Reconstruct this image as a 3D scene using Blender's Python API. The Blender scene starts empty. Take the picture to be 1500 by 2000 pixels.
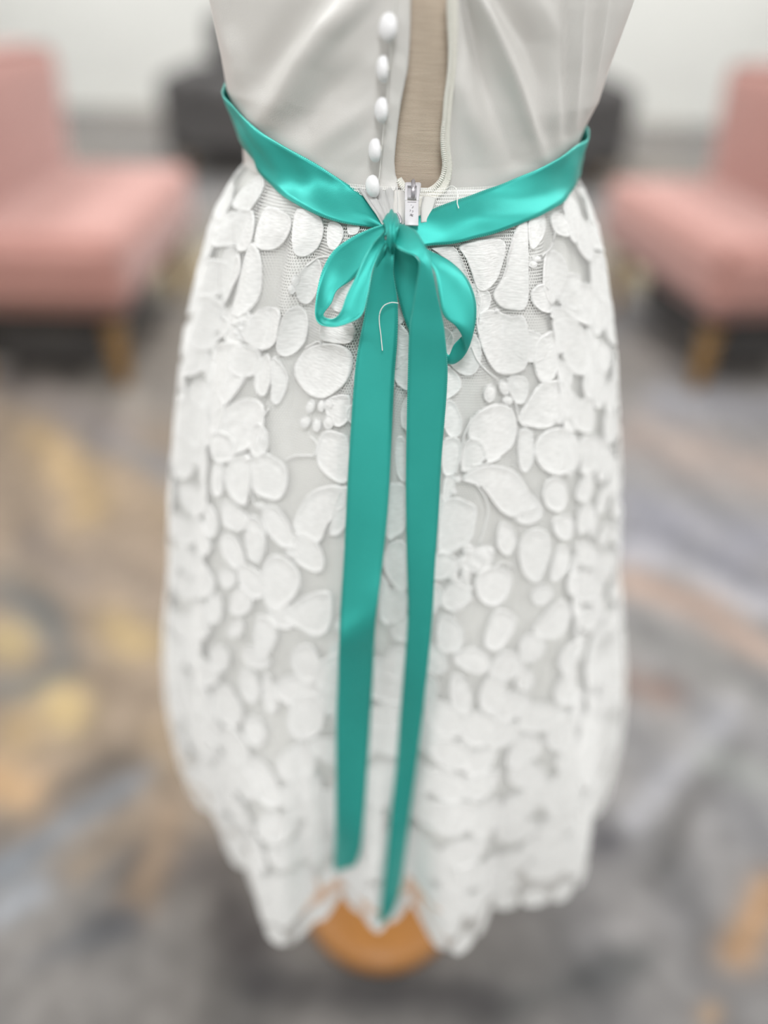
import bpy, bmesh, math, random
import numpy as np
from mathutils import Vector, Matrix
from mathutils.bvhtree import BVHTree

random.seed(7)
R = math.radians
SC = bpy.context.scene
COL = SC.collection

# ------------------------------------------------------------------ camera
CAM_POS = Vector((0.0, 0.0, 0.955))
PITCH, ROLL, FPX = 35.0, 1.6, 1500.0
cam_d = bpy.data.cameras.new('camera')
cam = bpy.data.objects.new('camera', cam_d)
COL.objects.link(cam)
cam.matrix_world = (Matrix.Translation(CAM_POS) @ Matrix.Rotation(R(90 - PITCH), 4, 'X')
                    @ Matrix.Rotation(R(ROLL), 4, 'Z'))
cam_d.sensor_fit = 'HORIZONTAL'
cam_d.sensor_width = 36.0
cam_d.lens = 36.0 * FPX / 1500.0
cam_d.clip_start = 0.01
cam_d.dof.use_dof = True
cam_d.dof.focus_distance = 0.392
cam_d.dof.aperture_fstop = 1.7
SC.camera = cam
CM = cam.matrix_world.copy()
CMI = CM.inverted()

# ------------------------------------------------------------------ world and exposure
w = bpy.data.worlds.new('world')
SC.world = w
w.use_nodes = True
w.node_tree.nodes['Background'].inputs[0].default_value = (1.0, 0.99, 0.97, 1)
w.node_tree.nodes['Background'].inputs[1].default_value = 0.42
SC.view_settings.view_transform = 'Standard'
SC.view_settings.look = 'None'
SC.view_settings.gamma = 1.0
SC.view_settings.use_curve_mapping = False
SC.view_settings.exposure = 0.2
SC.cycles.max_bounces = 7
SC.cycles.diffuse_bounces = 4
LAMP_POWER = 34.0

# ------------------------------------------------------------------ helpers: pixels and rays
def ray(px, py):
    d = Vector(((px - 750) / FPX, -(py - 1000) / FPX, -1.0))
    d = CM.to_3x3() @ d
    return d.normalized()
def at_y(px, py, Y):
    d = ray(px, py); return CAM_POS + d * (Y / d.y)
def at_z(px, py, Z):
    d = ray(px, py); return CAM_POS + d * ((Z - CAM_POS.z) / d.z)
CMI_np = np.array(CMI)
def project(P):
    P = np.asarray(P, float)
    q = P @ CMI_np[:3, :3].T + CMI_np[:3, 3]
    dz = -q[:, 2]
    bad = dz < 1e-4
    dz = np.where(bad, 1e-4, dz)
    px = 750 + FPX * q[:, 0] / dz
    py = 1000 - FPX * q[:, 1] / dz
    px[bad] = 1e6; py[bad] = 1e6
    return px, py

def lin(r, g, b):
    f = lambda c: (c / 255 / 12.92) if c / 255 <= 0.04045 else ((c / 255 + 0.055) / 1.055) ** 2.4
    return (f(r), f(g), f(b), 1.0)

def tag(o, label=None, cat=None, group=None, kind=None):
    if label: o['label'] = label
    if cat: o['category'] = cat
    if group: o['group'] = group
    if kind: o['kind'] = kind
    return o
def empty(name, loc=(0, 0, 0)):
    o = bpy.data.objects.new(name, None)
    o.empty_display_size = 0.05
    COL.objects.link(o); o.location = loc
    return o
def mesh_obj(name, verts, faces, mat=None, parent=None, smooth=True, uvs=None):
    me = bpy.data.meshes.new(name)
    me.from_pydata([tuple(v) for v in verts], [], faces)
    if smooth:
        me.polygons.foreach_set('use_smooth', [True] * len(me.polygons))
    if uvs is not None:
        lay = me.uv_layers.new(name='UVMap')
        vi = np.empty(len(me.loops), dtype=np.int32)
        me.loops.foreach_get('vertex_index', vi)
        lay.data.foreach_set('uv', np.asarray(uvs, float)[vi].ravel())
    me.update()
    if mat: me.materials.append(mat)
    o = bpy.data.objects.new(name, me)
    COL.objects.link(o)
    if parent: adopt(o, parent)
    return o
def adopt(o, parent):
    o.parent = parent
    # top-level things stand at their own base; parts below the first level sit at the world origin
    o.matrix_parent_inverse = Matrix.Translation(-parent.location) if parent.parent is None else Matrix.Identity(4)
def bm_obj(name, bm, mat=None, parent=None, smooth=True):
    me = bpy.data.meshes.new(name)
    bm.to_mesh(me); bm.free()
    if smooth:
        me.polygons.foreach_set('use_smooth', [True] * len(me.polygons))
    if mat: me.materials.append(mat)
    o = bpy.data.objects.new(name, me)
    COL.objects.link(o)
    if parent: adopt(o, parent)
    return o
def grid_faces(nu, nv, wrap=False):
    F = []
    for i in range(nu if wrap else nu - 1):
        i2 = (i + 1) % nu
        for j in range(nv - 1):
            F.append((i * nv + j, i2 * nv + j, i2 * nv + j + 1, i * nv + j + 1))
    return F
def rounded_box(name, c, size, bev, mat, parent, rot=None, seg=4, smooth=True, puff=0.0):
    bm = bmesh.new()
    bmesh.ops.create_cube(bm, size=1.0)
    bmesh.ops.scale(bm, vec=size, verts=bm.verts)
    if puff:
        bmesh.ops.subdivide_edges(bm, edges=bm.edges, cuts=6, use_grid_fill=True)
        hx, hy, hz = [s / 2 for s in size]
        for v in bm.verts:
            u, vv, ww = v.co.x / hx, v.co.y / hy, v.co.z / hz
            v.co.z += puff * ww * (1 - u * u) * (1 - vv * vv)
            v.co.x += puff * 0.5 * u * (1 - ww * ww) * (1 - vv * vv)
            v.co.y += puff * 0.5 * vv * (1 - ww * ww) * (1 - u * u)
        edges = [e for e in bm.edges if e.calc_face_angle(0) > 0.6]
    else:
        edges = bm.edges[:]
    bmesh.ops.bevel(bm, geom=edges, offset=bev, segments=seg, affect='EDGES', profile=0.5)
    if rot is not None:
        bmesh.ops.transform(bm, matrix=rot, verts=bm.verts)
    bmesh.ops.translate(bm, vec=c, verts=bm.verts)
    return bm_obj(name, bm, mat, parent, smooth)
def tube_mesh(pts, rad, seg=8):
    """tube along pts; rad is a number or list"""
    pts = [Vector(p) for p in pts]
    n = len(pts)
    rads = rad if isinstance(rad, (list, tuple)) else [rad] * n
    V, F = [], []
    up = Vector((0.13, 0.21, 0.97))
    for i, p in enumerate(pts):
        t = (pts[min(i + 1, n - 1)] - pts[max(i - 1, 0)]).normalized()
        a = t.cross(up)
        if a.length < 1e-3: a = t.cross(Vector((1, 0, 0)))
        a.normalize(); b = t.cross(a)
        for k in range(seg):
            an = 2 * math.pi * k / seg
            V.append(p + (a * math.cos(an) + b * math.sin(an)) * rads[i])
    for i in range(n - 1):
        for k in range(seg):
            k2 = (k + 1) % seg
            F.append((i * seg + k, i * seg + k2, (i + 1) * seg + k2, (i + 1) * seg + k))
    F.append(tuple(range(seg - 1, -1, -1)))
    F.append(tuple((n - 1) * seg + k for k in range(seg)))
    return V, F
def lathe(profile, seg=48):
    """profile of (radius, z) -> verts, faces around z"""
    V, F = [], []
    n = len(profile)
    for k in range(seg):
        a = 2 * math.pi * k / seg
        for r, z in profile:
            V.append(Vector((r * math.cos(a), r * math.sin(a), z)))
    for k in range(seg):
        k2 = (k + 1) % seg
        for j in range(n - 1):
            F.append((k * n + j, k2 * n + j, k2 * n + j + 1, k * n + j + 1))
    return V, F
def spline(pts, sub):
    """Catmull-Rom through vectors"""
    pts = [Vector(p) for p in pts]
    out = []
    n = len(pts)
    for i in range(n - 1):
        p0, p1, p2, p3 = pts[max(i - 1, 0)], pts[i], pts[i + 1], pts[min(i + 2, n - 1)]
        for k in range(sub):
            t = k / sub
            out.append(0.5 * ((2 * p1) + (p2 - p0) * t + (2 * p0 - 5 * p1 + 4 * p2 - p3) * t * t
                              + (3 * p1 - p0 - 3 * p2 + p3) * t * t * t))
    out.append(pts[-1].copy())
    return out
def spline_closed(pts, sub):
    pts = [Vector((p[0], p[1], 0)) for p in pts]
    n = len(pts); out = []
    for i in range(n):
        p0, p1, p2, p3 = pts[i - 1], pts[i], pts[(i + 1) % n], pts[(i + 2) % n]
        for k in range(sub):
            t = k / sub
            out.append(0.5 * ((2 * p1) + (p2 - p0) * t + (2 * p0 - 5 * p1 + 4 * p2 - p3) * t * t
                              + (3 * p1 - p0 - 3 * p2 + p3) * t * t * t))
    return out
def smooth01(a, b, x):
    t = np.clip((np.asarray(x, float) - a) / (b - a), 0, 1)
    return t * t * (3 - 2 * t)

# ------------------------------------------------------------------ materials
def nt_mat(name):
    m = bpy.data.materials.new(name); m.use_nodes = True
    nt = m.node_tree
    return m, nt, nt.nodes['Principled BSDF']
def setp(p, **kw):
    names = {'rough': 'Roughness', 'spec': 'Specular IOR Level', 'sheen': 'Sheen Weight', 'srough': 'Sheen Roughness',
             'aniso': 'Anisotropic', 'metal': 'Metallic', 'sss': 'Subsurface Weight', 'trans': 'Transmission Weight',
             'coat': 'Coat Weight', 'alpha': 'Alpha'}
    for k, v in kw.items():
        p.inputs[names[k]].default_value = v
def noise_color(name, c1, c2, scale, rough=0.6, spec=0.3, bump=0.0, bscale=None, detail=4, stretch=(1, 1, 1), coords='Object', **kw):
    m, nt, p = nt_mat(name)
    tc = nt.nodes.new('ShaderNodeTexCoord'); mp = nt.nodes.new('ShaderNodeMapping')
    mp.inputs['Scale'].default_value = stretch
    nt.links.new(tc.outputs[coords], mp.inputs[0])
    nz = nt.nodes.new('ShaderNodeTexNoise'); nz.inputs['Scale'].default_value = scale; nz.inputs['Detail'].default_value = detail
    nt.links.new(mp.outputs[0], nz.inputs['Vector'])
    mx = nt.nodes.new('ShaderNodeMix'); mx.data_type = 'RGBA'
    mx.inputs['A'].default_value = c1; mx.inputs['B'].default_value = c2
    nt.links.new(nz.outputs['Fac'], mx.inputs['Factor'])
    nt.links.new(mx.outputs['Result'], p.inputs['Base Color'])
    if bump:
        n2 = nt.nodes.new('ShaderNodeTexNoise'); n2.inputs['Scale'].default_value = bscale or scale * 4; n2.inputs['Detail'].default_value = 3
        nt.links.new(mp.outputs[0], n2.inputs['Vector'])
        b = nt.nodes.new('ShaderNodeBump'); b.inputs['Strength'].default_value = bump; b.inputs['Distance'].default_value = 0.001
        nt.links.new(n2.outputs['Fac'], b.inputs['Height']); nt.links.new(b.outputs[0], p.inputs['Normal'])
    setp(p, rough=rough, spec=spec, **kw)
    return m

def math_node(nt, op, a, b=None, c=None):
    n = nt.nodes.new('ShaderNodeMath'); n.operation = op
    for i, v in enumerate((a, b, c)):
        if v is None: continue
        if isinstance(v, (int, float)): n.inputs[i].default_value = v
        else: nt.links.new(v, n.inputs[i])
    return n.outputs[0]
def vec_node(nt, op, a, b=None):
    n = nt.nodes.new('ShaderNodeVectorMath'); n.operation = op
    for i, v in enumerate((a, b)):
        if v is None: continue
        if isinstance(v, tuple): n.inputs[i].default_value = v
        else: nt.links.new(v, n.inputs[i])
    return n

def satin_white(name, c1, c2, rough):
    """woven satin in UV metres with faint weave"""
    m, nt, p = nt_mat(name)
    tc = nt.nodes.new('ShaderNodeTexCoord')
    nz = nt.nodes.new('ShaderNodeTexNoise'); nz.inputs['Scale'].default_value = 40; nz.inputs['Detail'].default_value = 3
    nt.links.new(tc.outputs['Object'], nz.inputs['Vector'])
    mx = nt.nodes.new('ShaderNodeMix'); mx.data_type = 'RGBA'
    mx.inputs['A'].default_value = c1; mx.inputs['B'].default_value = c2
    nt.links.new(nz.outputs['Fac'], mx.inputs['Factor']); nt.links.new(mx.outputs['Result'], p.inputs['Base Color'])
    n2 = nt.nodes.new('ShaderNodeTexNoise'); n2.inputs['Scale'].default_value = 1400; n2.inputs['Detail'].default_value = 2
    nt.links.new(tc.outputs['Object'], n2.inputs['Vector'])
    b = nt.nodes.new('ShaderNodeBump'); b.inputs['Strength'].default_value = 0.25; b.inputs['Distance'].default_value = 0.0005
    nt.links.new(n2.outputs['Fac'], b.inputs['Height']); nt.links.new(b.outputs[0], p.inputs['Normal'])
    setp(p, rough=rough, spec=0.75)
    return m

def ribbon_material():
    """teal satin: UV v runs across the ribbon (0..1), u along it in metres; picot edge stitches"""
    m, nt, p = nt_mat('teal_satin')
    tc = nt.nodes.new('ShaderNodeTexCoord')
    sp = nt.nodes.new('ShaderNodeSeparateXYZ'); nt.links.new(tc.outputs['UV'], sp.inputs[0])
    u, v = sp.outputs[0], sp.outputs[1]
    e = math_node(nt, 'ABSOLUTE', math_node(nt, 'SUBTRACT', v, 0.5))
    edge = math_node(nt, 'GREATER_THAN', e, 0.47)
    st = math_node(nt, 'SINE', math_node(nt, 'MULTIPLY', u, 2 * math.pi / 0.0011))
    st01 = math_node(nt, 'MULTIPLY_ADD', st, 0.5, 0.5)
    edgef = math_node(nt, 'MULTIPLY', edge, st01)
    nz = nt.nodes.new('ShaderNodeTexNoise'); nz.inputs['Scale'].default_value = 60
    nt.links.new(tc.outputs['Object'], nz.inputs['Vector'])
    mx = nt.nodes.new('ShaderNodeMix'); mx.data_type = 'RGBA'
    mx.inputs['A'].default_value = lin(48, 174, 164); mx.inputs['B'].default_value = lin(54, 181, 171)
    nt.links.new(nz.outputs['Fac'], mx.inputs['Factor'])
    m2 = nt.nodes.new('ShaderNodeMix'); m2.data_type = 'RGBA'
    m2.inputs['B'].default_value = lin(110, 214, 200)
    nt.links.new(edgef, m2.inputs['Factor']); nt.links.new(mx.outputs['Result'], m2.inputs['A'])
    nt.links.new(m2.outputs['Result'], p.inputs['Base Color'])
    # twill weave relief, slanting across the ribbon
    wv = math_node(nt, 'SINE', math_node(nt, 'ADD', math_node(nt, 'MULTIPLY', u, 2 * math.pi / 0.0007),
                                         math_node(nt, 'MULTIPLY', v, 2 * math.pi * 26)))
    h = math_node(nt, 'ADD', math_node(nt, 'MULTIPLY', wv, 0.25), math_node(nt, 'MULTIPLY', edgef, 1.5))
    b = nt.nodes.new('ShaderNodeBump'); b.inputs['Strength'].default_value = 0.22; b.inputs['Distance'].default_value = 0.0003
    nt.links.new(h, b.inputs['Height']); nt.links.new(b.outputs[0], p.inputs['Normal'])
    setp(p, rough=0.42, spec=0.65, metal=0.55)
    return m

def net_material():
    """hexagonal tulle: thread opaque, holes open; UV in metres"""
    m, nt, p = nt_mat('lace_net')
    CELL = 0.00165
    tc = nt.nodes.new('ShaderNodeTexCoord')
    s = vec_node(nt, 'MULTIPLY', tc.outputs['UV'], (1 / CELL, 1 / CELL, 0)).outputs[0]
    s = vec_node(nt, 'ADD', s, (2000.0, 2000.0 * 1.7320508, 0)).outputs[0]
    S = (1.0, 1.7320508, 1.0); H = (0.5, 0.8660254, 0.0)
    a = vec_node(nt, 'SUBTRACT', vec_node(nt, 'MODULO', s, S).outputs[0], H).outputs[0]
    b = vec_node(nt, 'SUBTRACT', vec_node(nt, 'MODULO', vec_node(nt, 'SUBTRACT', s, H).outputs[0], S).outputs[0], H).outputs[0]
    la = vec_node(nt, 'DOT_PRODUCT', a, a).outputs['Value']; lb = vec_node(nt, 'DOT_PRODUCT', b, b).outputs['Value']
    sel = math_node(nt, 'LESS_THAN', la, lb)
    mx = nt.nodes.new('ShaderNodeMix'); mx.data_type = 'VECTOR'
    nt.links.new(sel, mx.inputs['Factor'])
    nt.links.new(b, mx.inputs[4]); nt.links.new(a, mx.inputs[5])
    g = vec_node(nt, 'ABSOLUTE', mx.outputs[1]).outputs[0]
    d1 = vec_node(nt, 'DOT_PRODUCT', g, (0.5, 0.8660254, 0)).outputs['Value']
    sx = nt.nodes.new('ShaderNodeSeparateXYZ'); nt.links.new(g, sx.inputs[0])
    hd = math_node(nt, 'MAXIMUM', d1, sx.outputs[0])
    th = math_node(nt, 'GREATER_THAN', hd, 0.40)
    nt.links.new(th, p.inputs['Alpha'])
    p.inputs['Base Color'].default_value = lin(253, 253, 250)
    setp(p, rough=0.75, spec=0.2, sheen=0.2)
    return m

def petal_material():
    m, nt, p = nt_mat('lace_petal_thread')
    tc = nt.nodes.new('ShaderNodeTexCoord')
    mp = nt.nodes.new('ShaderNodeMapping'); mp.inputs['Scale'].default_value = (180, 1300, 1); mp.inputs['Rotation'].default_value = (0, 0, 0.12)
    nt.links.new(tc.outputs['UV'], mp.inputs[0])
    nz = nt.nodes.new('ShaderNodeTexNoise'); nz.inputs['Scale'].default_value = 1.0; nz.inputs['Detail'].default_value = 2
    nt.links.new(mp.outputs[0], nz.inputs['Vector'])
    mx = nt.nodes.new('ShaderNodeMix'); mx.data_type = 'RGBA'
    mx.inputs['A'].default_value = lin(206, 206, 204); mx.inputs['B'].default_value = lin(255, 255, 254)
    nt.links.new(nz.outputs['Fac'], mx.inputs['Factor']); nt.links.new(mx.outputs['Result'], p.inputs['Base Color'])
    b = nt.nodes.new('ShaderNodeBump'); b.inputs['Strength'].default_value = 0.7; b.inputs['Distance'].default_value = 0.0006
    nt.links.new(nz.outputs['Fac'], b.inputs['Height']); nt.links.new(b.outputs[0], p.inputs['Normal'])
    setp(p, rough=0.8, spec=0.2, sheen=0.2)
    return m

def knit_material():
    m, nt, p = nt_mat('beige_knit')
    tc = nt.nodes.new('ShaderNodeTexCoord')
    wv = nt.nodes.new('ShaderNodeTexWave'); wv.bands_direction = 'Z'; wv.inputs['Scale'].default_value = 480; wv.inputs['Distortion'].default_value = 2.5
    wv.inputs['Detail'].default_value = 2; wv.inputs['Detail Scale'].default_value = 3
    nt.links.new(tc.outputs['Object'], wv.inputs['Vector'])
    mp = nt.nodes.new('ShaderNodeMapping'); mp.inputs['Scale'].default_value = (60, 60, 900)
    nt.links.new(tc.outputs['Object'], mp.inputs[0])
    nz = nt.nodes.new('ShaderNodeTexNoise'); nz.inputs['Scale'].default_value = 1; nz.inputs['Detail'].default_value = 3
    nt.links.new(mp.outputs[0], nz.inputs['Vector'])
    f = math_node(nt, 'ADD', math_node(nt, 'MULTIPLY', wv.outputs['Fac'], 0.45), math_node(nt, 'MULTIPLY', nz.outputs['Fac'], 0.6))
    mx = nt.nodes.new('ShaderNodeMix'); mx.data_type = 'RGBA'
    mx.inputs['A'].default_value = lin(186, 166, 146); mx.inputs['B'].default_value = lin(236, 222, 204)
    nt.links.new(f, mx.inputs['Factor']); nt.links.new(mx.outputs['Result'], p.inputs['Base Color'])
    b = nt.nodes.new('ShaderNodeBump'); b.inputs['Strength'].default_value = 0.5; b.inputs['Distance'].default_value = 0.0005
    nt.links.new(f, b.inputs['Height']); nt.links.new(b.outputs[0], p.inputs['Normal'])
    setp(p, rough=0.85, spec=0.2)
    return m

def wood_material(name, c1, c2):
    m, nt, p = nt_mat(name)
    tc = nt.nodes.new('ShaderNodeTexCoord')
    mp = nt.nodes.new('ShaderNodeMapping'); mp.inputs['Scale'].default_value = (8, 70, 8)
    nt.links.new(tc.outputs['Object'], mp.inputs[0])
    nz = nt.nodes.new('ShaderNodeTexNoise'); nz.inputs['Scale'].default_value = 1.5; nz.inputs['Detail'].default_value = 5; nz.inputs['Distortion'].default_value = 0.6
    nt.links.new(mp.outputs[0], nz.inputs['Vector'])
    mx = nt.nodes.new('ShaderNodeMix'); mx.data_type = 'RGBA'
    mx.inputs['A'].default_value = c1; mx.inputs['B'].default_value = c2
    nt.links.new(nz.outputs['Fac'], mx.inputs['Factor']); nt.links.new(mx.outputs['Result'], p.inputs['Base Color'])
    setp(p, rough=0.4, spec=0.4)
    return m

def carpet_material():
    m, nt, p = nt_mat('carpet')
    at = nt.nodes.new('ShaderNodeAttribute'); at.attribute_name = 'carpet_dye'
    tc = nt.nodes.new('ShaderNodeTexCoord')
    n1 = nt.nodes.new('ShaderNodeTexNoise'); n1.inputs['Scale'].default_value = 26; n1.inputs['Detail'].default_value = 6
    nt.links.new(tc.outputs['Object'], n1.inputs['Vector'])
    n2 = nt.nodes.new('ShaderNodeTexNoise'); n2.inputs['Scale'].default_value = 420; n2.inputs['Detail'].default_value = 2
    nt.links.new(tc.outputs['Object'], n2.inputs['Vector'])
    f = math_node(nt, 'ADD', math_node(nt, 'MULTIPLY', n1.outputs['Fac'], 0.9), math_node(nt, 'MULTIPLY', n2.outputs['Fac'], 0.5))
    f = math_node(nt, 'ADD', f, 0.3)
    sc = vec_node(nt, 'SCALE', at.outputs['Color']); nt.links.new(f, sc.inputs['Scale'])
    nt.links.new(sc.outputs[0], p.inputs['Base Color'])
    b = nt.nodes.new('ShaderNodeBump'); b.inputs['Strength'].default_value = 0.6; b.inputs['Distance'].default_value = 0.002
    nt.links.new(n2.outputs['Fac'], b.inputs['Height']); nt.links.new(b.outputs[0], p.inputs['Normal'])
    setp(p, rough=0.95, spec=0.1)
    return m

M = {}
M['bodice'] = satin_white('ivory_satin', lin(214, 212, 208), lin(221, 219, 216), 0.37)
M['lining'] = satin_white('white_lining', lin(211, 211, 208), lin(217, 217, 214), 0.5)
M['net'] = net_material()
M['petal'] = petal_material()
M['ribbon'] = ribbon_material()
M['knit'] = knit_material()
M['wood'] = wood_material('honey_wood', lin(140, 92, 44), lin(166, 116, 62))
M['gold_wood'] = wood_material('golden_oak', lin(112, 82, 38), lin(136, 102, 52))
M['button'] = noise_color('button_satin', lin(236, 236, 238), lin(246, 246, 248), 300, rough=0.45, spec=0.4, bump=0.1, bscale=1500)
M['tape'] = noise_color('zip_tape', lin(226, 224, 214), lin(240, 238, 230), 500, rough=0.8, bump=0.5, bscale=1800)
M['teeth'] = noise_color('zip_teeth', lin(232, 231, 222), lin(246, 245, 238), 300, rough=0.4, spec=0.5)
M['slider'] = noise_color('enamel_slider', lin(206, 204, 208), lin(222, 220, 224), 200, rough=0.25, spec=0.6)
M['slider_metal'] = noise_color('slider_bridge', lin(176, 172, 178), lin(196, 192, 198), 200, rough=0.25, spec=0.7, metal=0.5)
M['ink'] = noise_color('engraved_mark', lin(96, 92, 96), lin(120, 116, 120), 200, rough=0.6)
M['thread'] = noise_color('white_thread', lin(240, 240, 236), lin(250, 250, 246), 900, rough=0.7)
M['pink'] = noise_color('pink_upholstery', lin(156, 113, 105), lin(168, 125, 116), 9, rough=0.9, spec=0.15, bump=0.4, bscale=600, sheen=0.3)
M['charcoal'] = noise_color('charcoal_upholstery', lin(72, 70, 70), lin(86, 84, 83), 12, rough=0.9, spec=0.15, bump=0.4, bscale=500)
M['wall'] = noise_color('wall_paint', lin(206, 206, 202), lin(212, 212, 208), 3, rough=0.9, spec=0.15)
M['trim'] = noise_color('trim_paint', lin(168, 168, 160), lin(178, 178, 170), 6, rough=0.6)
M['ceil'] = noise_color('ceiling_tile', lin(232, 231, 226), lin(240, 239, 235), 12, rough=0.95)
M['metal'] = noise_color('brushed_steel', lin(150, 148, 146), lin(176, 174, 172), 60, rough=0.35, metal=0.9)
M['carpet'] = carpet_material()
def emis(name, s):
    m, nt, p = nt_mat(name)
    p.inputs['Base Color'].default_value = (0.9, 0.9, 0.9, 1)
    p.inputs['Emission Color'].default_value = (1, 0.98, 0.95, 1); p.inputs['Emission Strength'].default_value = s
    return m
M['diffuser'] = emis('lamp_diffuser', 4.0)

# ------------------------------------------------------------------ the room
def carpet_grid():
    def axis(lo, f0, f1, hi, step, coarse):
        a = list(np.arange(lo, f0 - 1e-6, coarse)) + list(np.arange(f0, f1 - 1e-6, step)) + list(np.arange(f1, hi + 1e-6, coarse))
        return np.array(a)
    xs = axis(-4.5, -1.7, 1.7, 4.5, 0.0125, 0.35)
    ys = axis(-3.5, 0.1, 3.1, 7.1, 0.0125, 0.4)
    X, Y = np.meshgrid(xs, ys, indexing='ij')
    P = np.stack([X.ravel(), Y.ravel(), np.zeros(X.size)], 1)
    return xs, ys, P
xs, ys, FP = carpet_grid()
fpx, fpy = project(FP)
def seg_dist(px, py, pts):
    d = np.full(px.shape, 1e9)
    if len(pts) == 1:
        return np.hypot(px - pts[0][0], py - pts[0][1])
    for (x0, y0), (x1, y1) in zip(pts[:-1], pts[1:]):
        L2 = (x1 - x0) ** 2 + (y1 - y0) ** 2
        t = np.clip(((px - x0) * (x1 - x0) + (py - y0) * (y1 - y0)) / L2, 0, 1)
        d = np.minimum(d, np.hypot(px - x0 - t * (x1 - x0), py - y0 - t * (y1 - y0)))
    return d
# the woven swirls of the carpet: centre line, half width, dye (sRGB)
def L3(c): return np.array(lin(*c)[:3])
# world-space base pattern: soft bands so that the carpet goes on beyond the frame
wx, wy = FP[:, 0], FP[:, 1]
q1 = np.sin(3.1 * wx + 2.0 * wy + 1.3 * np.sin(2.3 * wy - 0.7)) + 0.6 * np.sin(7.0 * wx - 5.0 * wy + 1.7 * np.sin(3 * wx))
q2 = np.sin(2.0 * wx - 3.4 * wy + 1.6 * np.sin(1.9 * wx + 0.4) + 1.0)
dye = np.outer(np.ones(len(wx)), L3((146, 142, 138)))
k = np.clip(0.5 + 0.35 * q1, 0, 1)[:, None]
dye = dye * (1 - 0.55 * k) + L3((158, 146, 132)) * 0.55 * k
k = smooth01(0.5, 1.1, q2)[:, None] * 0.5
dye = dye * (1 - k) + L3((128, 130, 136)) * k
# broad regions
leftk = (smooth01(760, 300, fpx) * smooth01(760, 900, fpy) * (1 - smooth01(1500, 1750, fpy)))[:, None]
dye = dye * (1 - 0.85 * leftk) + L3((158, 140, 121)) * 0.85 * leftk
rightk = (smooth01(900, 1200, fpx) * (fpx < 2200) * smooth01(700, 900, fpy))[:, None]
dye = dye * (1 - 0.7 * rightk) + L3((150, 147, 146)) * 0.7 * rightk
lowk = (smooth01(1550, 1850, fpy) * (np.abs(fpx - 750) < 1500))[:, None]
dye = dye * (1 - 0.7 * lowk) + L3((130, 126, 123)) * 0.7 * lowk
STROKES = [
    ([(0, 800), (250, 950), (340, 1000)], 50, (168, 149, 127)), ([(90, 860), (170, 985)], 42, (190, 164, 124)),
    ([(150, 820), (330, 930)], 30, (140, 138, 138)), ([(0, 740), (120, 800), (230, 840)], 35, (150, 140, 134)),
    ([(0, 1150), (80, 1190), (125, 1290), (60, 1340), (0, 1350)], 38, (122, 122, 120)), ([(0, 1245), (35, 1270)], 34, (184, 164, 122)),
    ([(130, 1385)], 46, (198, 174, 126)), ([(35, 1430)], 48, (186, 160, 120)), ([(225, 1215), (275, 1255)], 40, (184, 161, 120)),
    ([(0, 1530), (60, 1565)], 50, (198, 164, 124)), ([(0, 1700), (150, 1590), (300, 1500)], 28, (136, 139, 143)),
    ([(0, 1790), (70, 1740)], 30, (156, 158, 162)), ([(0, 1630), (120, 1550), (260, 1470)], 26, (122, 114, 107)),
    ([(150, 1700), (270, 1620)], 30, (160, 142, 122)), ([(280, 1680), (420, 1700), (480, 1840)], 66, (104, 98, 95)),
    ([(330, 1590), (270, 1760)], 36, (154, 134, 114)), ([(60, 1880), (250, 1800)], 30, (112, 110, 110)),
    ([(300, 1440), (330, 1500)], 36, (156, 138, 116)), ([(180, 1080), (300, 1180)], 34, (164, 148, 132)),
    ([(60, 1050), (160, 1140)], 30, (146, 134, 124)),
    ([(1240, 1000), (1500, 1070)], 44, (152, 150, 156)), ([(1230, 1050), (1500, 1150)], 26, (136, 134, 140)),
    ([(1225, 1082), (1350, 1112), (1500, 1200)], 20, (182, 180, 184)), ([(1230, 1140), (1380, 1190), (1500, 1275)], 36, (178, 155, 140)),
    ([(1250, 850), (1500, 930)], 44, (174, 158, 148)), ([(1300, 780), (1500, 800)], 34, (160, 158, 162)),
    ([(1250, 1235), (1500, 1350)], 40, (142, 139, 135)), ([(1230, 1330), (1290, 1350)], 36, (148, 129, 119)),
    ([(1430, 1390), (1330, 1500), (1230, 1600)], 26, (172, 170, 172)), ([(1450, 1470), (1350, 1560), (1280, 1720)], 28, (122, 118, 115)),
    ([(1180, 1645)], 40, (92, 88, 90)), ([(1440, 1850), (1500, 1750)], 42, (182, 146, 110)), ([(1390, 1980)], 26, (180, 148, 112)),
    ([(1380, 1480), (1480, 1520)], 30, (150, 150, 146)), ([(1150, 1850), (1350, 1780)], 34, (146, 142, 140)),
    ([(1000, 1960), (1250, 1880)], 34, (112, 110, 108)), ([(1240, 520), (1380, 530)], 40, (172, 157, 122)), ([(330, 540), (480, 520)], 46, (176, 160, 128)),
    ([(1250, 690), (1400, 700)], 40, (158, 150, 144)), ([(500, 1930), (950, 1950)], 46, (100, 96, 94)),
]
wob = 14 * np.sin(wx * 31 + 2 * np.sin(wy * 17)) + 10 * np.sin(wy * 43 + wx * 11)
for pts, wd, c in STROKES:
    d = seg_dist(fpx, fpy, pts) + wob * 0.6
    k = np.exp(-np.clip(d / wd, 0, None) ** 2 * 0.95)[:, None] * 0.85
    dye = dye * (1 - k) + L3(c) * k
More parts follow.
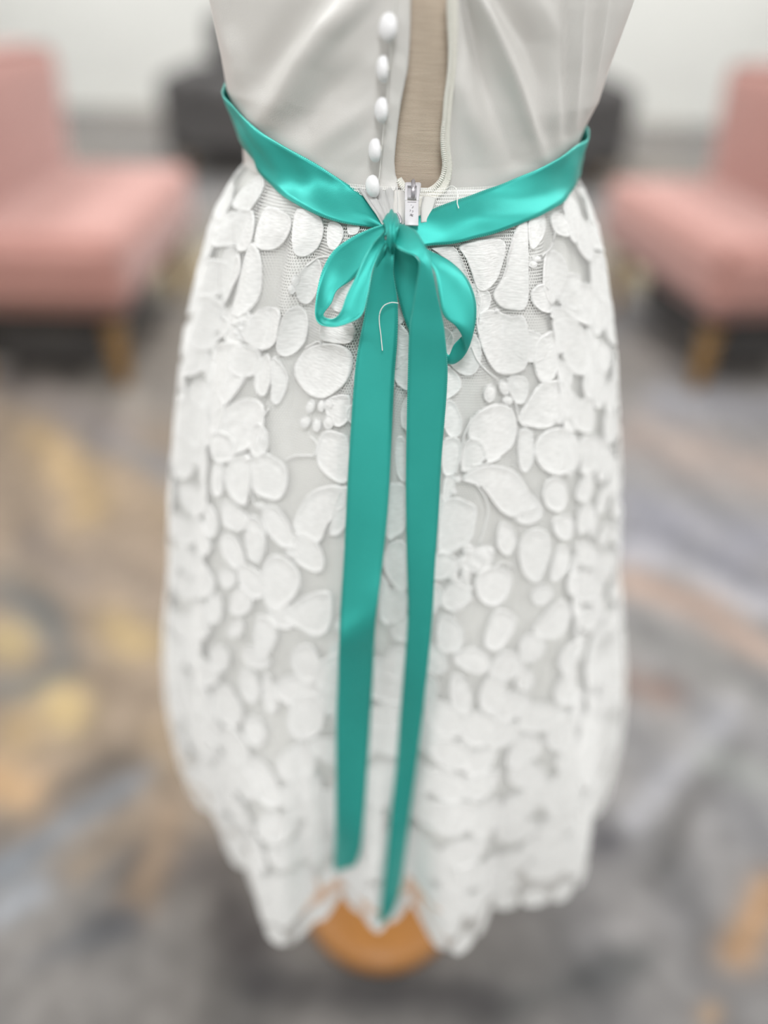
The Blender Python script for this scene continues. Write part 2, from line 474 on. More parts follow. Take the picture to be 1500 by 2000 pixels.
# finer brushed streaks that follow the swirls, and a little more contrast
streak = np.sin(38 * (wx * 0.8 + wy * 0.6) + 3.0 * np.sin(3.3 * wx - 2.1 * wy) + 2.0 * np.sin(5.1 * wy + 1.0)) * np.sin(9 * wx - 7 * wy + 2 * np.sin(4 * wy))
dye = dye * (1 + 0.13 * streak[:, None] * np.array([1.0, 0.96, 0.88]))
mean_dye = dye.mean(axis=0)
dye = np.clip(mean_dye + 1.25 * (dye - mean_dye), 0.02, 1)
nfx, nfy = len(xs), len(ys)
FF = [(i * nfy + j, (i + 1) * nfy + j, (i + 1) * nfy + j + 1, i * nfy + j + 1) for i in range(nfx - 1) for j in range(nfy - 1)]
floor = mesh_obj('floor', FP, FF, M['carpet'], smooth=False)
ca = floor.data.color_attributes.new('carpet_dye', 'FLOAT_COLOR', 'POINT')
ca.data.foreach_set('color', np.concatenate([(dye * 0.86 + 0.14 * dye.mean(axis=1, keepdims=True)) * 0.62, np.ones((len(dye), 1))], 1).ravel())
tag(floor, 'grey carpet with tan, ochre and blue-grey swirls', kind='structure')

WALL_Y = 7.0
def slab(name, lo, hi, mat, label):
    c = [(a + b) / 2 for a, b in zip(lo, hi)]; s = [b - a for a, b in zip(lo, hi)]
    bm = bmesh.new(); bmesh.ops.create_cube(bm, size=1.0)
    bmesh.ops.scale(bm, vec=s, verts=bm.verts); bmesh.ops.translate(bm, vec=c, verts=bm.verts)
    return tag(bm_obj(name, bm, mat, smooth=False), label, kind='structure')
slab('wall_back', (-4.6, WALL_Y, 0), (4.6, WALL_Y + 0.1, 2.8), M['wall'], 'plain white painted wall behind the chairs')
slab('wall_left', (-4.6, -3.5, 0), (-4.5, WALL_Y, 2.8), M['wall'], 'white painted side wall')
slab('wall_right', (4.5, -3.5, 0), (4.6, WALL_Y, 2.8), M['wall'], 'white painted side wall')
slab('wall_front', (-4.6, -3.6, 0), (4.6, -3.5, 2.8), M['wall'], 'white painted wall facing the chairs')
slab('ceiling', (-4.6, -3.5, 2.7), (4.6, WALL_Y + 0.1, 2.8), M['ceil'], 'white ceiling')
slab('baseboard_back', (-4.5, WALL_Y - 0.02, 0), (4.5, WALL_Y, 0.12), M['wall'], 'white baseboard along the white wall')

def ceiling_light(x, y):
    t = empty('ceiling_light', (x, y, 2.70))
    tag(t, 'flat rectangular ceiling light panel above the carpet', 'ceiling light', 'ceiling light panels')
    bm = bmesh.new()
    for sx, sy, lx, ly in ((-1, 0, 0.03, 1.2), (1, 0, 0.03, 1.2), (0, -1, 0.6, 0.03), (0, 1, 0.6, 0.03)):
        r = bmesh.ops.create_cube(bm, size=1.0)
        bmesh.ops.scale(bm, vec=(lx, ly, 0.03), verts=r['verts'])
        bmesh.ops.translate(bm, vec=(x + sx * 0.3, y + sy * 0.6, 2.685), verts=r['verts'])
    bm_obj('frame', bm, M['trim'], t, smooth=False)
    bm = bmesh.new(); r = bmesh.ops.create_cube(bm, size=1.0)
    bmesh.ops.scale(bm, vec=(0.57, 1.17, 0.01), verts=r['verts']); bmesh.ops.translate(bm, vec=(x, y, 2.69), verts=r['verts'])
    bm_obj('diffuser', bm, M['diffuser'], t, smooth=False)
    ld = bpy.data.lights.new('panel_light', 'AREA'); ld.shape = 'RECTANGLE'; ld.size = 0.56; ld.size_y = 1.16
    ld.energy = LAMP_POWER; ld.color = (0.97, 0.985, 1.0)
    lo = bpy.data.objects.new('panel_light', ld); COL.objects.link(lo)
    lo.location = (x, y, 2.67); adopt(lo, t)
for lx in (-2.4, 0.0, 2.4):
    for ly in (-1.4, 1.2, 3.8, 6.0):
        ceiling_light(lx, ly)

# ------------------------------------------------------------------ upholstered seating behind
def lounge_chair(near, far, face, label):
    """near / far: ends of the seat's front edge on the plan (z=0.42), face: +1 faces +x, -1 faces -x"""
    c = (Vector(near) + Vector(far)) / 2
    D = 0.42 if face > 0 else 0.37
    ax = (Vector(far) - Vector(near)); W = ax.length; ax.normalize()
    rotz = math.atan2(ax.y, ax.x) - math.pi / 2          # local +y along the seat front edge
    t = empty('lounge_chair', (c.x, c.y, 0))
    tag(t, label, 'chair', 'pair of pink lounge chairs')
    t.rotation_euler = (0, 0, rotz)
    def loc(o): o.parent = t; return o
    s = -face
    rounded_box('seat', (s * D / 2, 0, 0.325), (D, W, 0.205), 0.035, M['pink'], None, puff=0.012).parent = t
    rot = Matrix.Rotation(R(-4) * s, 4, 'Y')
    rounded_box('backrest', (s * (D + 0.03), 0, 0.54), (0.15, W, 0.44), 0.045, M['pink'], None, rot=rot, puff=0.012).parent = t
    rounded_box('under_seat_shade', (s * (D / 2 + 0.09), 0, 0.135), (D - 0.10, W - 0.26, 0.18), 0.006, M['charcoal'], None, seg=2).parent = t  # added dark box standing in for the deep shade beneath the seat
    for lx in (0.07, D + 0.03):
        for ly in (-W / 2 + 0.08, W / 2 - 0.08):
            V, F = lathe([(0.0, 0.0), (0.016, 0.0), (0.019, 0.01), (0.030, 0.185), (0.0, 0.185)], 16)
            o = mesh_obj('leg', [v + Vector((s * lx, ly, 0)) for v in V], F, M['gold_wood'])
            o.parent = t
    return t
nl, fl = at_z(222, 462, 0.43), at_z(372, 318, 0.43)
nr, fr = at_z(1425, 478, 0.43), at_z(1188, 345, 0.43)
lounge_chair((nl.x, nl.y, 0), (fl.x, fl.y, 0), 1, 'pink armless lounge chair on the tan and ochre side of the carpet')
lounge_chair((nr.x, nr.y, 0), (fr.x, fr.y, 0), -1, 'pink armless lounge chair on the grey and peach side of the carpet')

def sofa():
    Y0 = 4.55
    xl, xr = at_y(306, 190, Y0).x, at_y(1243, 225, Y0).x
    t = empty('sofa', ((xl + xr) / 2, Y0 + 0.4, 0))
    tag(t, 'low charcoal grey sofa standing before the white wall', 'sofa')
    W = xr - xl; cx = (xl + xr) / 2; A = 0.17
    za = at_y(330, 142, Y0 + 0.1).z; zb = at_y(430, 24, Y0 + 0.68).z
    print('sofa', W, za, zb)
    rounded_box('base', (cx, Y0 + 0.42, 0.22), (W - 0.02, 0.82, 0.22), 0.03, M['charcoal'], t)
    for s in (-1, 1):
        rounded_box('arm', (cx + s * (W / 2 - A / 2), Y0 + 0.42, (0.12 + za) / 2), (A, 0.84, za - 0.12), 0.06, M['charcoal'], t)
        rounded_box('seat_cushion', (cx + s * (W - 2 * A) / 4, Y0 + 0.36, 0.39), ((W - 2 * A) / 2 - 0.01, 0.66, 0.15), 0.04, M['charcoal'], t, puff=0.015)
        rounded_box('back_cushion', (cx + s * (W - 2 * A) / 4, Y0 + 0.68, (0.40 + zb) / 2), ((W - 2 * A) / 2 - 0.01, 0.22, zb - 0.40), 0.06, M['charcoal'], t, puff=0.02)
        for yy in (Y0 + 0.08, Y0 + 0.76):
            V, F = lathe([(0.0, 0.0), (0.02, 0.0), (0.03, 0.12), (0.0, 0.12)], 14)
            mesh_obj('leg', [v + Vector((cx + s * (W / 2 - 0.1), yy, 0)) for v in V], F, M['gold_wood'], t)
sofa()

# ------------------------------------------------------------------ shape of the form and of the dress
AY = 0.505                                                # plan position of the form's axis
def silhouette(rows, bguess):
    zs, cs, hs = [], [], []
    for (yl, xl), (yr, xr) in rows:
        a = at_y(xl, yl, AY); b = at_y(xr, yr, AY)
        z = (a.z + b.z) / 2
        bb = bguess(z)
        zs.append(z); cs.append((a.x + b.x) / 2); hs.append((b.x - a.x) / 2 * math.sqrt(1 - (bb / AY) ** 2))
    o = np.argsort(zs)
    return np.array(zs)[o], np.array(cs)[o], np.array(hs)[o]
bod_rows = [((0, 412), (0, 1236)), ((60, 425), (60, 1214)), ((110, 440), (120, 1196)), ((170, 455), (190, 1180)),
            ((220, 470), (235, 1150)), ((265, 480), (278, 1132))]
bz, bc, bh = silhouette(bod_rows, lambda z: 0.09)
sk_rows = [((300, 468), (345, 1122)), ((340, 440), (370, 1135)), ((390, 420), (400, 1147)), ((430, 405), (450, 1163)), ((530, 380), (540, 1182)), ((640, 352), (650, 1204)),
           ((720, 340), (740, 1215)), ((800, 332), (820, 1222)), ((900, 324), (910, 1230)), ((1000, 320), (1010, 1232)),
           ((1100, 317), (1110, 1231)), ((1200, 315), (1210, 1229)), ((1300, 317), (1310, 1226)), ((1380, 322), (1400, 1223))]
sz, scx, sh = silhouette(sk_rows, lambda z: np.interp(z, [0.36, 0.87], [0.2, 0.09]))
sh = sh * np.interp(sz, [0.36, 0.62, 0.85], [0.955, 0.965, 0.985])
Z_SEAM = float(at_y(740, 366, AY - 0.088).z)
Z_HEM = 0.325
def CX(z):
    zz = np.concatenate([sz[::1], bz]); cc = np.concatenate([scx, bc])
    o = np.argsort(zz)
    ker = np.polyfit(zz[o], cc[o], 2)
    return np.polyval(ker, np.clip(z, 0.3, 0.96))
print('seam', Z_SEAM, 'bod', bz, bc, bh, 'skirt', sz, scx, sh)

def torso_ab(z):
    z = np.asarray(z, float)
    zz = np.array([0.60, 0.62, 0.66, 0.72, 0.80, 0.85] + list(bz) + [1.00, 1.05, 1.085, 1.115, 1.135, 1.18, 1.20])
    aw = np.array([0.0, 0.05, 0.085, 0.102, 0.100, bh[0] - 0.0068] + list(bh - 0.0068) + [bh[-1] + 0.001, 0.112, 0.095, 0.062, 0.038, 0.034, 0.030])
    bw = np.array([0.0, 0.04, 0.07, 0.083, 0.083, 0.080] + [0.080 + 0.006 * i / 5 for i in range(6)] + [0.087, 0.084, 0.074, 0.056, 0.038, 0.034, 0.030])
    o = np.argsort(zz)
    return np.interp(z, zz[o], aw[o]), np.interp(z, zz[o], bw[o])
def ell(phi, a, b):
    return 1.0 / np.sqrt((np.sin(phi) / a) ** 2 + (np.cos(phi) / b) ** 2)
def bodice_r(phi, z, off=0.0068):
    a, b = torso_ab(z)
    return ell(phi, a + off, b + off)
# hem outline from its plan
HEM_PX = [(322, 1372), (330, 1440), (360, 1560), (430, 1640), (490, 1690), (505, 1760), (520, 1830), (570, 1860), (612, 1835), (636, 1765), (665, 1745), (695, 1775),
          (738, 1815), (775, 1785), (800, 1755), (826, 1800), (850, 1850), (888, 1872), (930, 1838), (958, 1775), (1020, 1768), (1080, 1748), (1145, 1705), (1168, 1610), (1215, 1500), (1222, 1400)]
hp, hr = [], []
hcx = float(CX(Z_HEM))
for px, py in HEM_PX:
    q = at_z(px, py, Z_HEM)
    hp.append(math.atan2(q.x - hcx, AY - q.y)); hr.append(math.hypot(q.x - hcx, AY - q.y))
hp, hr = np.array(hp), np.array(hr)
print('hem', np.round(hp, 2), np.round(hr, 3))
o = np.argsort(hp); hp, hr = hp[o], hr[o]
hr = hr * (1 - 0.05 * smooth01(0.8, 1.3, np.abs(hp)))
back = np.linspace(max(hp[-1], 0) + 0.25, 2 * math.pi + hp[0] - 0.25, 14)
bt = np.linspace(0, 1, 14)
backr = hr[-1] * (1 - bt) + hr[0] * bt - 0.012 * np.sin(bt * math.pi) + 0.007 * np.sin(back * 9)
HP = np.concatenate([hp, back]); HR = np.concatenate([hr, backr])
HP = np.concatenate([HP - 2 * math.pi, HP, HP + 2 * math.pi]); HR = np.concatenate([HR] * 3)
fine = np.linspace(-math.pi, math.pi, 721)
hrf = np.interp(fine, HP, HR)
ker = np.exp(-np.linspace(-2, 2, 9) ** 2); ker /= ker.sum()
hrf = np.convolve(np.concatenate([hrf[-9:-1], hrf, hrf[1:9]]), ker, 'same')[8:-8]
def hem_r(phi):
    p = (np.asarray(phi) + math.pi) % (2 * math.pi) - math.pi
    return np.interp(p, fine, hrf)
b_z = np.array([0.30, 0.45, 0.60, 0.72, 0.80, 0.84, Z_SEAM])
b_b = np.array([0.205, 0.196, 0.174, 0.145, 0.121, 0.108, 0.091])
def skirt_r(phi, z, gathers=True):
    phi = np.asarray(phi, float); z = np.asarray(z, float)
    a = np.interp(z, sz, sh); b = np.interp(z, b_z, b_b)
    r = ell(phi, a, b)
    wgt = smooth01(0.60, Z_HEM, z) ** 1.15
    r = r * (1 - wgt) + hem_r(phi) * wgt
    # the two bow tails hang down a shallow valley between the front folds
    r = r - 0.030 * np.exp(-((phi + 0.02) / 0.17) ** 2) * smooth01(0.70, 0.50, z) * (1 - wgt)
    if gathers:
        t = (Z_SEAM - z)
        A = 0.0075 * smooth01(-0.004, 0.045, t) * (1 - 0.72 * smooth01(0.05, 0.20, t)) * (1 - smooth01(0.25, 0.5, t) * 0.5)
        side = 0.35 + 0.65 * smooth01(0.35, -0.1, phi) + 0.5 * smooth01(0.75, 1.1, phi)
        g = (0.55 * np.sin(21 * phi + 0.6) + 0.33 * np.sin(34 * phi + 1.9 + 3 * t) + 0.28 * np.sin(13 * phi - 0.5 - 5 * t))
        r = r + A * side * g
        A2 = 0.0045 * smooth01(0.05, 0.28, t)
        r = r + A2 * (np.sin(9 * phi + 1.0 + 1.5 * t) + 0.5 * np.sin(16 * phi + 2.0)) * (0.4 + 0.6 * smooth01(0.25, 0.6, np.abs(phi)))
        # deep fold down the right side of the back
        f = 0.62 + 0.06 * t
        r = r + 0.006 * smooth01(0.0, 0.05, t) * (1 - smooth01(0.3, 0.5, t)) * (np.exp(-((phi - f) / 0.09) ** 2) - 0.8 * np.exp(-((phi - f - 0.16) / 0.07) ** 2))
    return r
def S(phi, z, off=0.0, gathers=True):
    r = skirt_r(phi, z, gathers) + off
    return np.stack([CX(z) + r * np.sin(phi), AY - r * np.cos(phi), np.asarray(z, float) + 0 * r], -1)
def env_r(phi, z):
    """smooth outside of the dress around the waist, where the sash lies"""
    z = np.asarray(z, float)
    rb = bodice_r(phi, z, 0.0083)
    rs = skirt_r(phi, np.minimum(z, Z_SEAM), False) + 0.002
    k = smooth01(Z_SEAM + 0.004, Z_SEAM - 0.012, z)
    return np.maximum(rb, rs * k + rb * (1 - k))
def E(phi, z, off=0.0):
    r = env_r(phi, z) + off
    return np.stack([CX(z) + r * np.sin(phi), AY - r * np.cos(phi), np.asarray(z, float) + 0 * r], -1)

def make_bvh(fn, z0, z1, nphi=240, nz=160):
    ph = np.linspace(-math.pi, math.pi, nphi, endpoint=False)
    zz = np.linspace(z0, z1, nz)
    PH, ZZ = np.meshgrid(ph, zz, indexing='ij')
    V = fn(PH.ravel(), ZZ.ravel())
    return BVHTree.FromPolygons([tuple(v) for v in V], grid_faces(nphi, nz, True))
BVH_E = make_bvh(E, Z_HEM - 0.01, 1.03)
BVH_S = make_bvh(S, Z_HEM - 0.01, Z_SEAM)
def hit(px, py, bvh=None):
    d = ray(px, py)
    p, n, i, dist = (bvh or BVH_E).ray_cast(CAM_POS, d)
    return p, n, d
def to_param(p):
    c = float(CX(p.z)); return math.atan2(p.x - c, AY - p.y), p.z
def px_param(px, py, bvh=None):
    p, n, d = hit(px, py, bvh)
    if p is None: return None
    return to_param(p)

# ------------------------------------------------------------------ dress form: torso, pole, round wooden base
form = empty('dress_form', (float(CX(0.4)), AY + 0.005, 0))
tag(form, 'beige knit-covered dress form on a pole with a round honey wood base', 'dress form')
zt = np.concatenate([np.linspace(0.601, 0.66, 8), np.linspace(0.67, 1.2, 60)])
ph = np.linspace(-math.pi, math.pi, 72, endpoint=False)
PH, ZZ = np.meshgrid(ph, zt, indexing='ij')
a, b = torso_ab(ZZ)
rr = ell(PH, np.maximum(a, 0.002), np.maximum(b, 0.002))
V = np.stack([CX(ZZ) + rr * np.sin(PH), AY - rr * np.cos(PH), ZZ], -1).reshape(-1, 3)
F = grid_faces(72, len(zt), True)
F.append(tuple(i * len(zt) + len(zt) - 1 for i in range(72)))
F.append(tuple(i * len(zt) for i in range(71, -1, -1)))
mesh_obj('torso', V, F, M['knit'], form)
bq = at_z(742, 1905, 0.004)
BR = 0.098
BX, BY = bq.x, bq.y + BR
V, F = lathe([(0.0, 0.001), (BR - 0.004, 0.001), (BR, 0.005), (BR, 0.018), (BR - 0.006, 0.025), (BR - 0.03, 0.028), (0.03, 0.031), (0.016, 0.04), (0.0, 0.04)], 64)
mesh_obj('base', [v + Vector((BX, BY, 0)) for v in V], F, M['wood'], form)
px0 = Vector((BX, BY, 0.036)); px1 = Vector((float(CX(0.62)), AY, 0.62))
V, F = tube_mesh([px0, px0.lerp(px1, 0.5), px1], 0.011, 16)
mesh_obj('pole', V, F, M['metal'], form)
V, F = lathe([(0.0, 0), (0.014, 0), (0.014, 0.03), (0.0, 0.03)], 20)
mesh_obj('pole_collar', [v + Vector((BX, BY, 0.038)) for v in V], F, M['metal'], form)

# ------------------------------------------------------------------ dress
dress = empty('dress', (float(CX(Z_SEAM)), AY, Z_HEM))
tag(dress, "child's white dress with satin bodice and floral lace skirt, unzipped at the back", 'dress')

# wrinkles of the bodice, as real relief: line, half width, height
WR = [([(690, 10), (640, 60), (595, 120), (560, 185), (525, 225), (488, 248)], 26, 0.0042),
      ([(600, 20), (555, 90), (505, 170), (480, 200)], 30, -0.0026), ([(720, 110), (650, 170), (590, 240), (545, 265)], 34, -0.0030),
      ([(740, 200), (660, 250), (600, 300)], 22, 0.0010), ([(450, 40), (470, 120), (480, 190)], 18, 0.0012),
      ([(932, -10), (970, 80), (1005, 170), (1035, 250), (1064, 316)], 15, 0.0050),
      ([(920, 20), (940, 120), (965, 210), (1005, 310)], 17, -0.0042), ([(893, 60), (900, 160), (930, 250), (960, 330)], 24, 0.0022),
      ([(985, 10), (1035, 90), (1060, 170), (1072, 250)], 20, -0.0036), ([(1132, -60), (1124, 90), (1121, 200), (1122, 290)], 9, 0.0026),
      ([(1090, 60), (1084, 180), (1083, 240), (1090, 310)], 14, 0.0018), ([(1110, 20), (1104, 150), (1103, 260)], 10, -0.0016),
      ([(1185, -40), (1168, 90), (1157, 170), (1148, 215)], 7, 0.0016), ([(1040, -10), (1080, 60), (1110, 110)], 22, 0.0014)]
def line_frac(px, py, pts):
    # fraction along the line of the nearest point
    best = np.full(px.shape, 1e9); fr = np.zeros(px.shape)
    n = len(pts) - 1
    for i, ((x0, y0), (x1, y1)) in enumerate(zip(pts[:-1], pts[1:])):
        L2 = (x1 - x0) ** 2 + (y1 - y0) ** 2
        t = np.clip(((px - x0) * (x1 - x0) + (py - y0) * (y1 - y0)) / L2, 0, 1)
        d = np.hypot(px - x0 - t * (x1 - x0), py - y0 - t * (y1 - y0))
        fr = np.where(d < best, (i + t) / n, fr); best = np.minimum(best, d)
    return fr
def wrinkle(P):
    px, py = project(P)
    front = np.asarray(P)[:, 1] < AY + 0.03
    h = np.zeros(len(px))
    for pts, wd, ht in WR:
        if pts[0][1] < 30:      # folds that run on upwards towards the shoulder
            (xa, ya), (xb, yb) = pts[0], pts[1]
            L_ = math.hypot(xa - xb, ya - yb)
            pts = [(xa + (xa - xb) / L_ * 220, ya + (ya - yb) / L_ * 220), (xa + (xa - xb) / L_ * 110, ya + (ya - yb) / L_ * 110)] + pts
        fr = line_frac(px, py, pts)
        top = smooth01(0.0, 0.42, fr)
        h += 1.5 * ht * top * (1 - 0.85 * smooth01(0.55, 1.0, fr)) * np.exp(-(seg_dist(px, py, pts) / wd) ** 2)
    return np.where(front, h, 0)
def edge_param(pts, bvh=None):
    q = [px_param(x, y, bvh) for x, y in pts]
    q = [t for t in q if t]
    zz = np.array([t[1] for t in q]); pp = np.array([t[0] for t in q])
    o = np.argsort(zz)
    return zz[o], pp[o]
LEDGE = [(803, -30), (802, 0), (801, 60), (799, 100), (796, 135), (790, 165), (783, 200), (778, 235), (774, 270), (771, 300), (770, 318), (772, 342), (777, 354), (777, 372)]
REDGE = [(893, -30), (892, 0), (891, 60), (889, 110), (885, 180), (879, 240), (876, 300), (878, 330), (870, 358), (852, 375)]
lz, lp = edge_param(LEDGE); rz, rp = edge_param(REDGE)
BTOP = 1.045
def bodice_panel(ez, ep, side, label):
    nz, nf = 110, 130
    zz = np.concatenate([np.linspace(Z_SEAM - 0.004, 0.97, 90), np.linspace(0.972, BTOP, 20)])
    V, UV = [], []
    for z in zz:
        e = float(np.interp(z, ez, ep))
        k = np.linspace(0, 1, nf) ** 1.25
        f = e + (side * math.pi - e) * k
        r = bodice_r(f, np.full(nf, z))
        V.append(np.stack([CX(z) + r * np.sin(f), AY - r * np.cos(f), np.full(nf, z)], -1))
        UV.append(np.stack([f * 0.1, np.full(nf, z)], -1))
    V = np.array(V).reshape(-1, 3); UV = np.array(UV).reshape(-1, 2)
    h = wrinkle(V)
    fade = smooth01(Z_SEAM, Z_SEAM + 0.012, V[:, 2])
    rad = V - np.stack([CX(V[:, 2]), np.full(len(V), AY), V[:, 2]], -1)
    rad /= np.linalg.norm(rad, axis=1)[:, None]
    V = V + rad * (h * fade + 0.002 * (np.abs(h) > 0) * 0)[:, None]
    F = grid_faces(len(zz), nf)
    o = mesh_obj('bodice_panel', V, F, M['bodice'], dress, uvs=UV)
    m = o.modifiers.new('thickness', 'SOLIDIFY'); m.thickness = 0.0012; m.offset = -side if side < 0 else 1
    o['label'] = label
    return o
bodice_panel(lz, lp, -1, 'satin back panel with button edge')
bodice_panel(rz, rp, 1, 'satin back panel with zipper edge')

def strip(name, left, right, mat, parent, off=0.001, sub=6, nw=6, bulge=0.0, thick=0.0006, vmax=None, bvh=None, label=None):
    """cloth strip between two pixel-read lines laid on the dress: left/right lists of (px,py[,off])"""
    A, B = [], []
    for l, r_ in zip(left, right):
        for src, dst in ((l, A), (r_, B)):
            p, n, d = hit(src[0], src[1], bvh)
            oo = src[2] if len(src) > 2 else off
            dst.append(p - d * oo)
    return strip3(name, A, B, mat, parent, sub, nw, bulge, thick, label)
def strip3(name, A, B, mat, parent, sub=6, nw=6, bulge=0.0, thick=0.0006, label=None, ripple=None):
    A, B = spline(A, sub), spline(B, sub)
    V, UV = [], []
    s = 0.0
    for i, (p, q) in enumerate(zip(A, B)):
        if i: s += ((p + q) / 2 - (A[i - 1] + B[i - 1]) / 2).length
        tdir = ((A[min(i + 1, len(A) - 1)] + B[min(i + 1, len(A) - 1)]) - (A[max(i - 1, 0)] + B[max(i - 1, 0)])).normalized()
        nn = tdir.cross(q - p)
        if nn.length > 1e-9: nn.normalize()
        for j in range(nw + 1):
            v = j / nw
            bl = bulge if not callable(bulge) else bulge(i / (len(A) - 1), v)
            k = bl * 4 * v * (1 - v) if not callable(bulge) else bl
            V.append(p.lerp(q, v) + nn * k); UV.append((s, v))
    F = grid_faces(len(A), nw + 1)
    o = mesh_obj(name, V, F, mat, parent, uvs=UV)
    if thick:
        m = o.modifiers.new('thickness', 'SOLIDIFY'); m.thickness = thick; m.offset = 0
    if label: o['label'] = label
    return o

# button stand along the left edge
BLINE = [(776, -30), (774, 0), (767, 60), (764, 100), (760, 135), (758, 165), (756, 200), (752, 235), (748, 270), (746, 300), (744, 318), (742, 342), (740, 356), (738, 372)]
strip('button_placket', BLINE, LEDGE, M['bodice'], dress, off=0.0010, thick=0.0006, bulge=0.0005)
# stitched seam along the button line
V, F = tube_mesh([hit(x - 1, y)[0] - ray(x, y) * 0.0026 for x, y in BLINE], 0.00022, 6)
mesh_obj('seam_stitch', V, F, M['thread'], dress)

TEETH = [(877, -30), (877, 0), (878, 46), (880, 92), (879, 129), (875.6, 161), (871, 196), (868.5, 230), (865, 265), (866, 295), (868.5, 322), (864, 345), (852.6, 363.5), (836.5, 373), (820, 374)]
TAPEO = [(895, -30), (894, 0), (894, 46), (893, 92), (891, 129), (888, 161), (884, 196), (881, 230), (879, 265), (880, 295), (883, 322), (880, 352), (866, 378), (842, 392), (822, 394)]
strip('zipper_tape', [(x - 5, y - (4 if y > 350 else 0)) for x, y in TEETH], TAPEO, M['tape'], dress, off=0.0004, thick=0.0006, bvh=BVH_E)
strip('zipper_tape', [(776, 350), (782, 366), (790, 378), (795, 400), (794, 440)], [(784, 346), (792, 358), (799, 370), (804, 400), (803, 440)], M['tape'], dress, off=0.0012)
strip('zipper_tape', [(810, 380), (806, 400), (804, 440)], [(832, 384), (824, 405), (822, 440)], M['tape'], dress, off=0.0010)
# chain of moulded teeth
def chain(pts, pitch, name):
    P = spline([hit(x, y)[0] - ray(x, y) * 0.0012 for x, y in pts], 24)
    L = [0.0]
    for i in range(1, len(P)): L.append(L[-1] + (P[i] - P[i - 1]).length)
    bm = bmesh.new()
    n = int(L[-1] / pitch); j = 0
    for k in range(n):
        s = (k + 0.5) * pitch
        while L[j + 1] < s: j += 1
        f = (s - L[j]) / (L[j + 1] - L[j]); p = P[j].lerp(P[j + 1], f)
        t = (P[j + 1] - P[j]).normalized(); nrm = (CAM_POS - p).normalized(); x = t.cross(nrm).normalized()
        r = bmesh.ops.create_uvsphere(bm, u_segments=8, v_segments=5, radius=1.0)
        m = Matrix((( x.x, t.x, nrm.x, p.x), (x.y, t.y, nrm.y, p.y), (x.z, t.z, nrm.z, p.z), (0, 0, 0, 1))) @ Matrix.Diagonal((0.0013, 0.00046, 0.0008, 1))
        bmesh.ops.transform(bm, matrix=m, verts=r['verts'])
    o = bm_obj(name, bm, M['teeth'], dress)
    tag(o, 'row of fine white zipper teeth', kind='stuff')
chain(TEETH, 0.00098, 'zipper_teeth')
chain([(777, 352), (784, 363), (794, 372)], 0.00098, 'zipper_teeth')

def frame_at(px, py, off=0.0, bvh=None):
    p, n, d = hit(px, py, bvh)
    n = n if n.dot(d) < 0 else -n
    up = Vector((0, 0, 1)); up = (up - n * up.dot(n)).normalized(); rt = up.cross(n).normalized()
    if rt.x < 0: rt = -rt
    return p + n * off, n, rt, up
def frame_matrix(p, x, y, z):
    return Matrix(((x.x, y.x, z.x, p.x), (x.y, y.y, z.y, p.y), (x.z, y.z, z.z, p.z), (0, 0, 0, 1)))
# slider and pull tab
p, n, rt, up = frame_at(806, 379, 0.0026)
bm = bmesh.new()
bmesh.ops.create_cube(bm, size=1.0)
bmesh.ops.scale(bm, vec=(0.0086, 0.0092, 0.0026), verts=bm.verts)
for v in bm.verts:
    if v.co.y < 0: v.co.x *= 0.72
bmesh.ops.bevel(bm, geom=bm.edges[:], offset=0.0011, segments=3, affect='EDGES', profile=0.5)
bmesh.ops.transform(bm, matrix=frame_matrix(p, rt, up, n), verts=bm.verts)
slider = bm_obj('zipper_slider', bm, M['slider'], dress)
slider['label'] = 'pale grey enamel zipper slider'
# bridge over the slider
pts = [p + up * a_ + n * h_ for a_, h_ in ((0.0040, 0.0010), (0.0036, 0.0030), (0.0015, 0.0040), (-0.0012, 0.0040), (-0.0034, 0.0030), (-0.0038, 0.0010))]
V, F = tube_mesh(spline(pts, 4), 0.0011, 8)
mesh_obj('slider_bridge', V, F, M['slider_metal'], slider)
# pull tab: frame with an opening, hanging down
def tab():
    bm = bmesh.new()
    q = p - up * 0.0076 + n * 0.0028 - rt * 0.0006
    def bar(cx, cy, sx, sy, sz=0.0012):
        r = bmesh.ops.create_cube(bm, size=1.0)
        bmesh.ops.scale(bm, vec=(sx, sy, sz), verts=r['verts']); bmesh.ops.translate(bm, vec=(cx, cy, 0), verts=r['verts'])
    bar(-0.0029, 0.0045, 0.0014, 0.0086); bar(0.0029, 0.0045, 0.0014, 0.0086); bar(0, 0.0090, 0.0066, 0.0012)
    bar(0, -0.0066, 0.0068, 0.0136)
    bmesh.ops.bevel(bm, geom=bm.edges[:], offset=0.0003, segments=2, affect='EDGES', profile=0.5)
    bmesh.ops.transform(bm, matrix=frame_matrix(q, rt, up, n), verts=bm.verts)
    o = bm_obj('pull_tab', bm, M['slider'], slider)
    o['label'] = 'enamel pull tab with small engraved marks'
    # engraved marks, read as little strokes
    q2 = q + n * 0.00062
    bmk = []
    def mk(pts):
        V, F = tube_mesh([q2 + rt * x * 0.001 + up * y * 0.001 for x, y in pts], 0.00016, 5)
        bmk.append((V, F))
    mk([(-2.2, -0.8), (2.2, -0.8)])
    mk([(-0.4, -2.6), (-0.2, -2.4)]); mk([(0.7, -3.0), (0.6, -3.6), (0.1, -4.2)])
    mk([(-0.9, -5.0), (-0.5, -5.5), (-0.9, -6.0)]); mk([(0.3, -5.4), (0.8, -5.9), (0.2, -6.5)])
    mk([(-1.0, -8.3), (0.9, -7.7)]); mk([(-0.1, -7.2), (0.1, -8.8)]); mk([(-0.8, -7.4), (0.7, -8.7)])
    V, F = [], []
    for v, f in bmk:
        k0 = len(V); V += v; F += [tuple(i + k0 for i in t) for t in f]
    mesh_obj('engraved_mark', V, F, M['ink'], slider)
tab()
